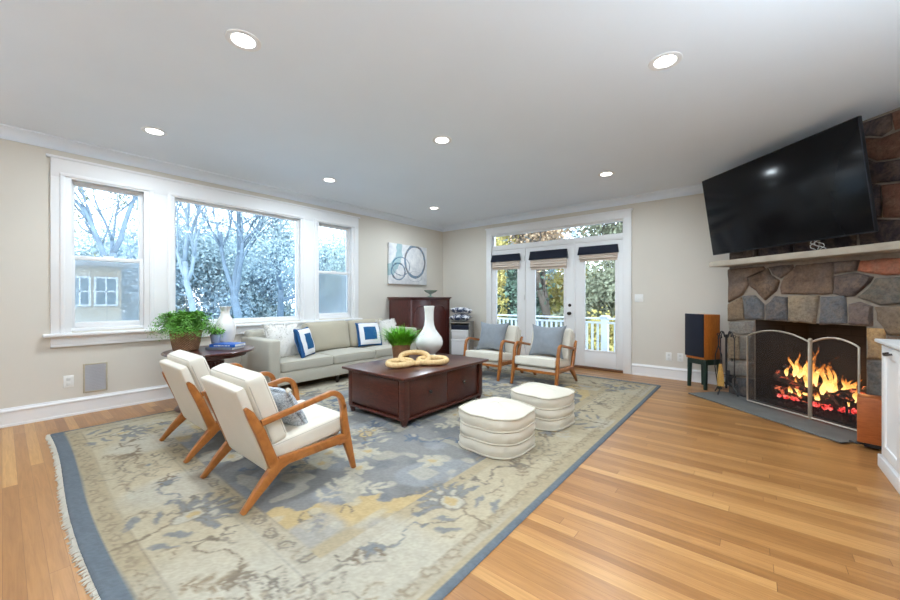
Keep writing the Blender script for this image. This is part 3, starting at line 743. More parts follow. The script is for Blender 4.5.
tool('fire_tongs', 'black fire tongs hanging on the stand nearest the speaker', 'tongs', 1, .68, .54, tongs)

# television on the stone
def tv():
    yaw, tilt, W = -.814, .159, 1.60; H = W * 9 / 16
    u = Vector((math.cos(yaw), math.sin(yaw), 0)); n = Vector((u.y, -u.x, 0)); v = Vector((0, 0, 1)) * math.cos(tilt) + n * math.sin(tilt)
    nn = u.cross(v)
    c = Vector((.129, 4.792, 2.098)); Mx = Matrix.Translation(c) @ Matrix((u, v, nn)).transposed().to_4x4()
    t = thing('television', 'large black flat television tilted forward above the stone mantel', 'television', (0, 0, 0)); t.matrix_world = Mx
    m = MB(); m.box((-W / 2, -H / 2, -.035), (W / 2, H / 2, -.003), .006); m.build('bezel', M['tv_edge'], t)
    m = MB(); m.box((-W / 2 + .008, -H / 2 + .012, -.006), (W / 2 - .008, H / 2 - .008, .0), .001); m.build('display', M['tv_screen'], t)
    m = MB(); m.box((-.5, -.25, -.075), (.5, .28, -.034), .015); m.build('back_housing', M['tv_edge'], t)
    m = MB(); m.box((-.25, -.2, -.10), (-.2, .2, -.07), .004); m.box((.2, -.2, -.10), (.25, .2, -.07), .004); m.box((-.26, -.06, -.115), (.26, .06, -.098), .004); m.box((-.05, -.05, -.30), (.05, .05, -.11), .004); m.build('wall_mount', M['black'], t)
    m = MB(); r2 = random.Random(2)
    for k in range(4): m.tube([(.33 + .03 * math.sin(i * 1.1 + k) + .01 * i * (1 if k % 2 else -1) * .5, -H / 2 + .05 - .022 * i, -.05 + .015 * math.cos(i * 1.4 + k)) for i in range(7)], .003, 5)
    m.build('cable', M['cable'], t)
tv()

# speaker on its stool left of the fireplace
def stool_and_speaker():
    ang = math.atan2(-.11, .15); c, s = math.cos(ang), math.sin(ang); cx, cy = -.475, 5.715   # local x = along the front, y = depth away from the room
    t = thing('speaker_stool', 'small dark green wooden stool under the tall speaker', 'stool', (cx, cy, 0), ang)
    w2, d2 = .115, .115
    for sx in (-1, 1):
        for sy in (-1, 1):
            m = MB(); m.sweep([(sx * w2, sy * d2, 0), (sx * (w2 - .006), sy * (d2 - .006), .35)], [(.036, .036), (.046, .046)]); m.build('leg', M['stool'], t)
    m = MB(); m.box((-w2 - .015, -d2 - .015, .305), (w2 + .015, d2 + .015, .375), .006); m.build('seat', M['stool'], t)
    t2 = thing('loudspeaker', 'tall wooden loudspeaker with navy cloth front on a dark green stool', 'speaker', (cx, cy, .3755), ang)
    m = MB(); m.box((-.13, -.15, 0), (.13, .10, .56), .004); m.build('cabinet', M['speaker_wood'], t2)
    m = MB(); m.box((-.128, -.172, .03), (.128, -.149, .567), .004); m.build('grille_cover', M['grill_cloth'], t2)
stool_and_speaker()
t = thing('loudspeaker', 'reddish wooden speaker box on a black base between fireplace and white cabinet', 'speaker', (.794, 4.294, .016), R_(-9.4))
m = MB(); m.box((-.15, -.16, .030), (.15, .02, .372), .004); m.build('cabinet', M['speaker_wood2'], t)
m = MB(); m.box((-.115, -.145, 0), (.12, .0, .031), .004); m.build('base', M['black'], t)
m = MB(); m.tube([(-.19, -.10, .010), (-.15, -.12, .008), (-.10, -.12, .012)], .007, 6); m.build('cable', M['black'], t)

# white built-in cabinet at the right edge
t = thing('storage_cabinet', 'low white painted cabinet with panelled doors along the right wall', 'cabinet', (.68, 3.79, 0))
m = MB(); m.box((.012, -1.75, .0), (.47, 0, .845), .002); m.build('body', M['cabinet'], t)
m = MB(); m.box((-.03, -1.78, .845), (.475, .03, .868), .006); m.build('countertop', M['cabinet'], t)
m = MB(); m.box((-.018, -1.76, 0), (.03, .014, .085), .005); m.build('plinth', M['cabinet'], t)
for k in range(4):
    y1 = -.035 - k * .425; y0_ = y1 - .41
    m = MB(); x = -.008
    m.box((x, y0_, .10), (x + .02, y0_ + .07, .83), .002); m.box((x, y1 - .07, .10), (x + .02, y1, .83), .002); m.box((x, y0_ + .069, .10), (x + .02, y1 - .069, .17), .002); m.box((x, y0_ + .069, .76), (x + .02, y1 - .069, .83), .002); m.box((x + .010, y0_ + .06, .16), (x + .016, y1 - .06, .77))
    d = m.build('door', M['cabinet'], t)
    m = MB(); yc = (y0_ + y1) / 2; m.tube([(x, yc - .04, .795), (x - .022, yc - .036, .79), (x - .026, yc, .785), (x - .022, yc + .036, .79), (x, yc + .04, .795)], .007, 6); m.build('pull', M['bronze'], d)

# ------------------------------------------------------------ rug (pattern woven into a vertex colour per centimetre)
def rug():
    RX0, RX1, RY0, RY1 = -4.52, -.91, .24, 5.42
    W, L = RX1 - RX0, RY1 - RY0; nx, ny = int(W / .01) + 1, int(L / .01) + 1
    xs = np.linspace(0, W, nx); ys = np.linspace(0, L, ny); X, Y = np.meshgrid(xs, ys, indexing='ij')
    rg = np.random.RandomState(7)
    def vnoise(x, y, sc_, seed):
        g = np.random.RandomState(seed).rand(220, 220); x = x * sc_; y = y * sc_
        xi = np.floor(x).astype(int); yi = np.floor(y).astype(int); fx = x - xi; fy = y - yi; fx = fx * fx * (3 - 2 * fx); fy = fy * fy * (3 - 2 * fy)
        G = lambda a, b: g[a % 220, b % 220]
        return G(xi, yi) * (1 - fx) * (1 - fy) + G(xi + 1, yi) * fx * (1 - fy) + G(xi, yi + 1) * (1 - fx) * fy + G(xi + 1, yi + 1) * fx * fy
    PX = X + (vnoise(X, Y, 22, 1) - .5) * .034 + (vnoise(X, Y, 60, 2) - .5) * .02; PY = Y + (vnoise(X, Y, 22, 3) - .5) * .034 + (vnoise(X, Y, 60, 4) - .5) * .02
    lin = lambda r, g, b: np.array(srgb(r, g, b)[:3])
    STEEL, IVORY, BEIGE, FIELD, CREAM, GOLD, BROWN, BLUE, TAUPE, LINE = lin(108, 116, 124), lin(186, 174, 150), lin(174, 160, 134), lin(128, 127, 126), lin(186, 180, 164), lin(190, 168, 126), lin(124, 111, 96), lin(124, 127, 131), lin(148, 134, 114), lin(118, 110, 102)
    img = np.zeros((nx, ny, 3)); ee = np.minimum(np.minimum(X, W - X) * 1.17, np.minimum(Y, L - Y))
    wob = (vnoise(X, Y, 3, 9) - .5) * .008; e = ee + wob
    def put(mask, c, a=1.0): 
        k = np.clip(mask, 0, 1)[..., None] * a; img[:] = img * (1 - k) + c * k
    def band(a, b, c, al=1.0): put(np.clip((e - a) / .008 + .5, 0, 1) * np.clip((b - e) / .008 + .5, 0, 1), c, al)
    img[:] = IVORY
    n3 = vnoise(X, Y, 2.2, 12); n4 = vnoise(X, Y, 7, 13)
    band(.0, .165, BEIGE); eb = np.minimum(np.minimum(X, W - X) * 2.1, np.minimum(Y, L - Y) * 1.0) + wob; put(np.clip((.078 - eb) / .008 + .5, 0, 1), STEEL); band(.165, .172, TAUPE); band(.172, .53, IVORY); band(.53, .537, LINE, .8); band(.545, .64, BEIGE); band(.635, .643, TAUPE)
    inner = np.clip((e - .64) / .008 + .5, 0, 1)
    put(inner, FIELD); put(inner * np.clip((n3 - .5) * 3, 0, .7), lin(146, 146, 146)); put(inner * np.clip((n4 - .62) * 3, 0, .6), lin(114, 117, 122))
    put((1 - inner) * np.clip((n4 - .55) * 2.5, 0, .5) * (e > .085), lin(176, 164, 140)); put((1 - inner) * np.clip((n3 - .58) * 2.5, 0, .5) * (e > .08), lin(186, 184, 176))
    def win(cx, cy, r):
        i0, i1 = max(0, int((cx - r) / .01)), min(nx, int((cx + r) / .01) + 2); j0, j1 = max(0, int((cy - r) / .01)), min(ny, int((cy + r) / .01) + 2); return slice(i0, i1), slice(j0, j1)
    def ell(cx, cy, a, b, ang, c, al=1.0, ring=None):
        w_ = win(cx, cy, max(a, b) + .06)
        if w_[0].stop <= w_[0].start or w_[1].stop <= w_[1].start: return
        dx, dy = PX[w_] - cx, PY[w_] - cy; u = dx * math.cos(ang) + dy * math.sin(ang); v = -dx * math.sin(ang) + dy * math.cos(ang)
        d = (np.sqrt((u / a) ** 2 + (v / b) ** 2) - 1) * min(a, b); k = np.clip(-d / .008 + .5, 0, 1)
        if ring: k = np.clip((ring - np.abs(d)) / .006 + .5, 0, 1)
        k = k[..., None] * al; img[w_] = img[w_] * (1 - k) + c * k
    def seg(p, q, wd, c, al=1.0):
        cx, cy, r = (p[0] + q[0]) / 2, (p[1] + q[1]) / 2, math.hypot(q[0] - p[0], q[1] - p[1]) / 2 + .06; w_ = win(cx, cy, r)
        if w_[0].stop <= w_[0].start or w_[1].stop <= w_[1].start: return
        dx, dy = q[0] - p[0], q[1] - p[1]; t = np.clip(((PX[w_] - p[0]) * dx + (PY[w_] - p[1]) * dy) / (dx * dx + dy * dy + 1e-9), 0, 1)
        d = np.hypot(PX[w_] - p[0] - t * dx, PY[w_] - p[1] - t * dy); k = np.clip((wd / 2 - d) / .008 + .5, 0, 1)[..., None] * al; img[w_] = img[w_] * (1 - k) + c * k
    def line(pts, wd, c, al=1.0):
        for p, q in zip(pts, pts[1:]): seg(p, q, wd, c, al)
    def fr(cx, cy, ang, s=1.0):
        c, s_ = math.cos(ang), math.sin(ang); return lambda u, v: (cx + s * (u * c - v * s_), cy + s * (u * s_ + v * c))
    def palmette(cx, cy, ang, s, c1, c2, c3):
        f = fr(cx, cy, ang, s)
        for k in range(-4, 5):
            a = k * .36; px, py = f(math.sin(a) * .13, .04 + math.cos(a) * .13); ell(px, py, .075 * s, .020 * s, ang + PI / 2 - a, c1, .85); ell(px, py, .075 * s, .020 * s, ang + PI / 2 - a, LINE, .5, .004)
            if k % 2 == 0: ell(*f(math.sin(a) * .21, .03 + math.cos(a) * .2), .026 * s, .016 * s, ang + PI / 2 - a, c1, .9)
        for a, b in ((-.12, -.06), (.12, -.06), (-.17, -.14), (.17, -.14)): ell(*f(a, b), .07 * s, .018 * s, ang + (2.5 if a < 0 else .6), c1, .85)
        ell(*f(0, .04), .06 * s, .075 * s, ang, c2); ell(*f(0, .05), .032 * s, .04 * s, ang, c3); ell(*f(0, .04), .06 * s, .075 * s, ang, LINE, .7, .006)
        for a, b in ((-.07, .12), (.07, .12), (0, .16)): ell(*f(a, b), .022 * s, .018 * s, ang, c2)
        line([f(0, -.05), f(0, -.26)], .016 * s, BROWN, .9)
    def outlined(cx, cy, ang, s):
        f = fr(cx, cy, ang, s); pts = []
        for k in range(40):
            a = 2 * PI * k / 39; r = .17 + .045 * math.sin(a * 9); pts.append(f(r * math.cos(a) * 1.15, r * math.sin(a)))
        line(pts, .008, LINE, .75); pts = [f(.1 * math.cos(2 * PI * k / 24) * (1 + .2 * math.sin(k * 2.1)), .085 * math.sin(2 * PI * k / 24)) for k in range(25)]
        line(pts, .008, LINE, .6); ell(*f(0, 0), .05 * s, .03 * s, ang, TAUPE, .8); ell(*f(.02, .05), .022 * s, .016 * s, ang, BLUE, .9); line([f(-.3, 0), f(-.06, 0)], .012, BROWN, .8)
        for k in range(7): a = k * .9; ell(*f(.135 * math.cos(a), .12 * math.sin(a)), .018, .012, a, TAUPE, .6)
    def leaf(cx, cy, ang, s, c):
        f = fr(cx, cy, ang, s); line([f(-.1, 0), f(.1, 0)], .010, c)
        for u in (-.06, 0, .06):
            for sg in (-1, 1): ell(*f(u + .015, sg * .03), .036 * s, .013 * s, ang + sg * .8, c)
        ell(*f(.11, 0), .03 * s, .013 * s, ang, c)
    def key(cx, cy, ang, s, c): 
        f = fr(cx, cy, ang, s); line([f(-.16, .05), f(-.16, -.02), f(-.08, -.02), f(-.02, .05), f(.08, .05), f(.15, -.02)], .013 * s, c, .9); ell(*f(-.17, .06), .03 * s, .02 * s, ang, c, .9); ell(*f(.17, -.03), .045 * s, .03 * s, ang, c, .9)
        for u in (.14, .19, .22): ell(*f(u, .01), .03 * s, .011 * s, ang + 1.2, c, .9); ell(*f(u, -.07), .03 * s, .011 * s, ang - 1.2, c, .9)
    def curl(cx, cy, ang, s, c): 
        f = fr(cx, cy, ang, s); line([f(.05 * math.cos(t) * (1 - t / 9), .05 * math.sin(t) * (1 - t / 9)) for t in np.linspace(0, 4.6, 12)], .009, c, .9)
    # border ornament walks round the rug
    per = [((0, 1), W, 0), ((1, 0), L, PI / 2), ((0, 1), W, PI), ((1, 0), L, -PI / 2)]
    def edge_pt(side, s, d):
        return [(s, d), (W - d, s), (W - s, L - d), (d, L - s)][side]
    for side, (_, Ln, ang) in enumerate(per):
        k = 0; s = .42
        while s < Ln - .3:
            j = lambda a: rg.uniform(-a, a); al = ang; typ = (k + side * 2) % 4
            if typ == 0: palmette(*edge_pt(side, s, .35), al + j(.25) + PI * (k % 2), 1.0, BLUE, CREAM, GOLD)
            elif typ == 1: key(*edge_pt(side, s, .36), al + j(.15), 1.0, BROWN if side != 1 else LINE); leaf(*edge_pt(side, s + .1, .25), al + .6, .8, TAUPE)
            elif typ == 2: outlined(*edge_pt(side, s, .35), al + j(.2), .95)
            else: leaf(*edge_pt(side, s, .30), al + .5, 1.1, CREAM); leaf(*edge_pt(side, s - .1, .42), al - .4, .8, BROWN); key(*edge_pt(side, s + .08, .40), al + PI, .8, BLUE)
            line([edge_pt(side, s + t, .35 + .1 * math.sin(t * 9 + k)) for t in np.linspace(.2, .42, 7)], .012, LINE, .7)
            curl(*edge_pt(side, s + .25, .22), al, 1, TAUPE); curl(*edge_pt(side, s + .3, .47), al + 2, 1, LINE)
            s += .46; k += 1
        s = .12
        while s < Ln - .1:     # small guard ornaments
            ell(*edge_pt(side, s, .12), .032, .022, ang, TAUPE, .8, .006); line([edge_pt(side, s + .05, .10), edge_pt(side, s + .075, .135), edge_pt(side, s + .1, .10)], .008, TAUPE, .75)
            s += .13
        s = .62
        while s < Ln - .6:
            ell(*edge_pt(side, s, .592), .035, .024, ang, LINE, .75, .006); ell(*edge_pt(side, s, .592), .012, .010, ang, TAUPE, .8); line([edge_pt(side, s + .055, .57), edge_pt(side, s + .08, .612), edge_pt(side, s + .105, .57)], .009, TAUPE, .8)
            s += .15
    # field: corner spandrels, palmettes and scattered leaves
    for cx, cy, sx, sy in ((.65, .65, 1, 1), (W - .65, .65, -1, 1), (.65, L - .65, 1, -1), (W - .65, L - .65, -1, -1)):
        dx, dy = (PX - cx) * sx, (PY - cy) * sy
        rr = dx / .42 + dy / .60; scal = .16 * np.sin(np.arctan2(dy + .001, dx + .001) * 11) + .16 * (vnoise(X, Y, 9, 21) - .5)
        put(np.clip((1 + scal - rr) / .04, 0, 1) * inner, GOLD); put(np.clip((.42 + scal * .5 - rr) / .04, 0, 1) * inner, BEIGE)
        leaf(cx + sx * .16, cy + sy * .14, .8 * sx, .8, BROWN); curl(cx + sx * .12, cy + sy * .28, 0, 1, LINE); curl(cx + sx * .22, cy + sy * .1, 1, 1, LINE)
    n5 = vnoise(X, Y, 4.2, 31); put(inner * np.clip((n5 - .56) * 6, 0, .55), lin(158, 162, 167)); n6 = vnoise(X, Y, 11, 32); put(inner * np.clip((n6 - .66) * 8, 0, .6), CREAM)
    for _ in range(80):
        cx, cy = rg.uniform(.8, W - .8), rg.uniform(.8, L - .8); tt = rg.rand()
        if tt < .35: outl = rg.uniform(0, 6); [ell(cx + .06 * math.cos(outl + k * 1.05), cy + .06 * math.sin(outl + k * 1.05), .045, .03, outl + k * 1.05, CREAM, .9) for k in range(6)]; ell(cx, cy, .03, .03, 0, GOLD, .9)
        elif tt < .6: leaf(cx, cy, rg.uniform(0, 6), 1.3, CREAM)
        elif tt < .8: palmette(cx, cy, rg.uniform(0, 6), .9, CREAM, GOLD, BEIGE)
        else: key(cx, cy, rg.uniform(0, 6), 1.1, lin(104, 116, 134))
    fine = .90 + .2 * rg.rand(nx, ny); streak = .95 + .10 * vnoise(X * .6, Y, 30, 17)
    img *= (fine * streak)[..., None] * np.array([.80, .78, .75])
    TH = .012
    z = np.where(ee < 1e-6, 0.001, TH) + 0 * X
    bend = .02 * np.sin(X * 2.1 + .6) * np.clip(1 - Y / .9, 0, 1)           # the near end wanders a little
    V = np.stack([X + RX0, Y + RY0 + bend, z], -1).reshape(-1, 3)
    I = np.arange(nx * ny).reshape(nx, ny); F = np.stack([I[:-1, :-1], I[1:, :-1], I[1:, 1:], I[:-1, 1:]], -1).reshape(-1, 4)
    me = bpy.data.meshes.new('pile'); me.vertices.add(len(V)); me.vertices.foreach_set('co', V.astype(np.float32).ravel())
    me.loops.add(F.size); me.loops.foreach_set('vertex_index', F.astype(np.int32).ravel()); me.polygons.add(len(F)); me.polygons.foreach_set('loop_start', np.arange(0, F.size, 4, dtype=np.int32))
    me.update(calc_edges=True); me.validate()
    at = me.color_attributes.new('weave', 'FLOAT_COLOR', 'POINT'); at.data.foreach_set('color', np.concatenate([img.reshape(-1, 3), np.ones((nx * ny, 1))], 1).astype(np.float32).ravel())
    t = thing('rug', 'large faded blue and beige floral rug with a steel blue edge and white fringe', 'rug', (0, 0, .001))
    o = bpy.data.objects.new('pile', me); COL.objects.link(o); o.parent = t; me.materials.append(vcol('rug_wool', 'weave', .95, 3, .10, .35, 240, .1, 40))
    m = MB(); r2 = random.Random(3)
    for yy, sg in ((RY0, -1), (RY1, 1)):
        x = RX0 + .01
        while x < RX1 - .01:
            b = (.02 * math.sin((x - RX0) * 2.1 + .6)) if sg < 0 else 0
            m.tube([(x, yy + b, .008), (x + r2.uniform(-.008, .008), yy + b + sg * .012, .007), (x + r2.uniform(-.010, .010), yy + b + sg * r2.uniform(.018, .034), .003)], [.004, .005, .002], 4); x += .014
    m.build('fringe', fabric('white_fringe', srgb(200, 194, 180)), t)['kind'] = 'stuff'
rug()
RZ = .0135

# ------------------------------------------------------------ armchairs
def armchair(label, loc, rz):
    t = thing('armchair', label, 'armchair', loc, rz, 'wood framed lounge armchairs')
    WDM = M['chair_wood']
    for s in (-1, 1):
        x = s * .305
        # arm curving down into the front leg
        pts = [(x, -.255, .452), (x, -.10, .480), (x, .06, .509), (x, .17, .530)]
        for k in range(1, 7):
            a = PI / 2 * k / 6 * .92; pts.append((x, .17 + .085 * math.sin(a), .445 + .085 * math.cos(a)))
        m = MB(); m.sweep(pts + [(x, .265, .42)], [(.036, .034)] * 4 + [(.040, .036)] * 7, (1, 0, 0)); m.build('arm', WDM, t)
        m = MB(); m.sweep([(x, .262, .44), (x, .272, .33), (x, .290, .20), (x, .318, .10), (x, .345, 0)], [(.040, .036), (.040, .046), (.042, .060), (.038, .042), (.032, .030)], (1, 0, 0)); m.build('leg', WDM, t)
        m = MB(); m.sweep([(x, -.10, .212), (x, -.165, .195), (x, -.205, .155), (x, -.27, .09), (x, -.352, 0)], [(.042, .05), (.044, .072), (.044, .066), (.040, .05), (.032, .026)], (1, 0, 0)); m.build('leg', WDM, t)
        m = MB(); m.sweep([(x, -.18, .18), (x, -.20, .24), (x, -.26, .40), (x, -.315, .515), (x, -.336, .548)], [(.04, .06), (.038, .058), (.036, .056), (.034, .042), (.03, .02)], (1, 0, 0)); m.build('back_post', WDM, t)
        m = MB(); m.sweep([(x, -.16, .208), (x, 0, .213), (x, .15, .217), (x, .288, .220)], [(.038, .060), (.038, .054), (.038, .054), (.040, .064)], (1, 0, 0)); m.build('side_rail', WDM, t)
    m = MB(); m.box((-.29, .245, .168), (.29, .278, .204), .006); m.build('front_rail', WDM, t)
    m = MB(); m.box((-.262, -.20, .190), (.262, .272, .238), .012); m.build('seat_base', M['cream'], t)
    ta = math.atan2(.165, .47)                                                 # recline of the back
    m = MB(); m.cushion((.56, .055, .52), .016, 0, 6, T(0, -.266, .405, ta)); m.build('back_panel', M['cream'], t)
    sa = math.atan2(.055, .47)
    m = MB(); Mx = T(0, .052, .284, sa); m.cushion((.57, .52, .112), .026, .016, 10, Mx); sc_ = m.build('seat_cushion', M['cream'], t)
    m = MB()
    for z in (-.040, .040):
        m.tube([Mx @ Vector(q) for q in rrect(.57 - .012, .52 - .012, .03, z)], .0045, 5, closed=True)
    m.build('piping', M['cream_pipe'], sc_)
    m = MB(); Mb = T(0, -.207, .505, ta + .01) @ Matrix.Rotation(PI / 2, 4, 'X'); m.cushion((.57, .43, .115), .035, .02, 10, Mb); bc = m.build('back_cushion', M['cream'], t)
    m = MB()
    for z in (-.040, .040): m.tube([Mb @ Vector(q) for q in rrect(.57 - .015, .43 - .015, .04, z)], .0045, 5, closed=True)
    m.build('piping', M['cream_pipe'], bc)
    return t
def rrect(w, h, r, z, n=5):
    pts = []
    for cx, cy, a0 in ((w / 2 - r, h / 2 - r, 0), (-w / 2 + r, h / 2 - r, PI / 2), (-w / 2 + r, -h / 2 + r, PI), (w / 2 - r, -h / 2 + r, 3 * PI / 2)):
        for k in range(n + 1): a = a0 + PI / 2 * k / n; pts.append((cx + r * math.cos(a), cy + r * math.sin(a), z))
    return pts
ac = armchair('cream armchair with honey wood frame nearest the camera, seen from behind, holding a patterned pillow', (-2.37, 1.15, RZ), 0)
dup(ac, (-3.32, 1.15, RZ), 0, 'cream armchair seen from behind, between the nearest armchair and the round side table')
dup(ac, (-2.155, 4.62, RZ), PI, 'cream wooden armchair in front of the French doors, the right of the far pair')
dup(ac, (-2.975, 4.62, RZ), PI, 'cream wooden armchair by the French doors, left of the far pair')

def throw_pillow(label, mat, size, Mx, seed, group=None, cat='pillow', name='throw_pillow', pinch=.07):
    m = MB(); m.pillow(*size, seed=seed, pinch=pinch); o = m.build(name, mat, None, angle=180); o.matrix_world = Mx
    return tag(o, label, cat, group)
def pattern_mat():
    t = NT('grey_print_cotton'); v = t.coord(scale=(1, .02, 1)); n = t.noise(v, 24, 3, .6, 3.5); n2 = t.noise(v, 5, 2)
    line = t.math('LESS_THAN', t.math('ABSOLUTE', t.math('SUBTRACT', n, .5)), .035); c = t.mix(n2, srgb(206, 210, 216), srgb(188, 194, 202))
    t.link(t.mix(t.math('MULTIPLY', line, .75), c, srgb(110, 118, 132)), t.p.inputs['Base Color']); t.p.inputs['Roughness'].default_value = .9; t.p.inputs['Specular IOR Level'].default_value = .15; return t.m
p = throw_pillow('grey and white printed pillow with cream tassels on the nearest armchair', pattern_mat(), (.38, .32, .13), T(-2.33, 1.135, .450, R_(30), 0, R_(6)), 3)
m = MB()
for sx, sz in ((-1, 1), (1, 1), (-1, -1), (1, -1)):
    for k in range(9): a = k * .7; m.tube([(sx * .195, 0, sz * .175), (sx * (.21 + .008 * math.cos(a)), .008 * math.sin(a), sz * .19), (sx * (.215 + .014 * math.cos(a)), .014 * math.sin(a), sz * .20 - .03)], .0028, 4)
m.build('tassel', M['cream'], p)
for lb, x, sd in (('blue grey square pillow on the armchair nearest the right French door', -2.13, 5), ('blue grey square pillow on the far armchair beside the coffee table', -3.0, 9)):
    throw_pillow(lb, M['blue_grey'], (.48, .46, .20), T(x, 4.655, .565, R_(-20), 0, R_(6)), sd, 'blue grey pillows on the far armchairs', pinch=.19)

# ------------------------------------------------------------ coffee table and what stands on it
ct = thing('coffee_table', 'large dark mahogany coffee table with two drawers on the rug', 'coffee table', (-2.735, 2.81, RZ))
TZ = .46 - RZ
bx, by = .395, .59
m = MB(); m.box((-bx + .012, -by + .012, .06), (bx - .012, by - .012, .43), .002); m.build('case', M['mahogany'], ct)
m = MB(); m.box((-.455, -.645, TZ - .026), (.455, .655, TZ), .007); m.box((-bx - .018, -by - .018, TZ - .042), (bx + .018, by + .018, TZ - .024), .006); m.build('tabletop', M['mahogany'], ct)
m = MB()
for s in (-1, 1): m.box((-bx - .002, s * by - .010, .052), (bx + .002, s * by + .010, .078), .004); m.box((s * bx - .010, -by, .052), (s * bx + .010, by, .078), .004)
m.build('base_moulding', M['mahogany'], ct)
for sx in (-1, 1):
    for sy in (-1, 1):
        m = MB(); cx, cy = sx * (bx - .025), sy * (by - .025); m.box((cx - .034, cy - .034, .065), (cx + .034, cy + .034, TZ - .03), .004)
        m.lathe([(.022, 0), (.026, .006), (.022, .014), (.030, .026), (.034, .040), (.032, .056), (.030, .066)], 16, T(cx, cy, 0)); m.build('leg', M['mahogany'], ct)
for k, y in enumerate((-.26, .26)):
    m = MB(); m.box((bx - .022, y - .256, .10), (bx - .004, y + .256, .415), .003); d = m.build('drawer', M['mahogany'], ct)
    m = MB(); m.lathe([(.008, 0), (.007, .012), (.015, .018), (.017, .025), (.012, .032), (0, .034)], 14, T(bx - .005, y, .255, 0, PI / 2)); m.build('knob', M['bronze'], d)
for s in (-1, 1): 
    m = MB(); m.box((-bx + .06, s * by - .014, .105), (bx - .06, s * by - .004, .40), .004); m.build('end_panel', M['mahogany'], ct)
CT = .461
v = MB(); v.lathe([(.0, 0), (.070, 0), (.074, .004), (.070, .014), (.080, .024), (.125, .065), (.150, .115), (.152, .150), (.138, .195), (.105, .240), (.072, .285), (.055, .335), (.049, .40), (.050, .475), (.056, .525), (.060, .545), (.055, .548), (.048, .52), (.0, .50)], 40)
v.v = [(a * 1.1, b * 1.1, c * 1.07) for a, b, c in v.v]
tag(v.build('vase', M['ceramic'], None, loc=(-3.02, 3.28, CT)), 'tall white bottle vase with a round belly on the coffee table', 'vase')
gp = thing('potted_grass', 'bushy bright green grass plant in a tapered terracotta brown pot on the coffee table', 'plant', (-2.945, 2.75, CT))
m = MB(); m.lathe([(0, 0), (.078, 0), (.082, .01), (.102, .170), (.108, .180), (.100, .184), (.092, .165), (0, .160)], 28); m.build('pot', plain('brown_fibre_pot', srgb(140, 100, 70), .85, .18, 30, .4, 90), gp)
def blades(n, r0, spread, hmin, hmax, z0, wid, seed, droop=.5):
    rg = np.random.RandomState(seed); V, F = [], []
    for _ in range(n):
        a = rg.uniform(0, 2 * PI); rr = r0 * math.sqrt(rg.rand()); h = rg.uniform(hmin, hmax); lean = spread * (rr / r0 * .6 + rg.uniform(-.2, .5)); a2 = a + rg.normal(0, .9)
        px, py = rr * math.cos(a), rr * math.sin(a); sx, sy = -math.sin(a2) * wid / 2, math.cos(a2) * wid / 2; b = len(V)
        for i, s in enumerate((0, .35, .7, 1)):
            o = lean * s * s; z = z0 + h * (s - droop * max(0, lean) * s * s * 1.6); wv = (1, 1, .7, .08)[i]
            V += [(px + math.cos(a2) * o - sx * wv, py + math.sin(a2) * o - sy * wv, z), (px + math.cos(a2) * o + sx * wv, py + math.sin(a2) * o + sy * wv, z)]
        for i in range(3): F.append((b + 2 * i, b + 2 * i + 1, b + 2 * i + 3, b + 2 * i + 2))
    m = MB(); m.v = V; m.f = F; return m
blades(700, .10, .24, .08, .25, .165, .013, 5, .75).build('foliage', M['leaf'], gp)
def chain_links():
    t = thing('wooden_chain', 'pale carved wooden chain of three links lying on the coffee table', 'decor chain', (-2.66, 2.66, CT), R_(62))
    def link(cx, cy, z, ang, tiltx, L, Wd, r):
        pts = []
        for k in range(28):
            a = 2 * PI * k / 28; pts.append(((L / 2 - .0) * math.copysign(abs(math.cos(a)) ** .85, math.cos(a)), Wd / 2 * math.copysign(abs(math.sin(a)) ** .85, math.sin(a)), 0))
        m = MB(); m.tube(pts, r, 12, T(cx, cy, z, tiltx, 0, ang), closed=True); m.build('link', M['chainwood'], t)
    link(-.15, -.03, .040, R_(14), R_(14), .26, .12, .029); link(.015, .02, .072, R_(-4), R_(40), .29, .15, .027); link(.19, -.03, .044, R_(-12), R_(16), .29, .12, .029)
chain_links()

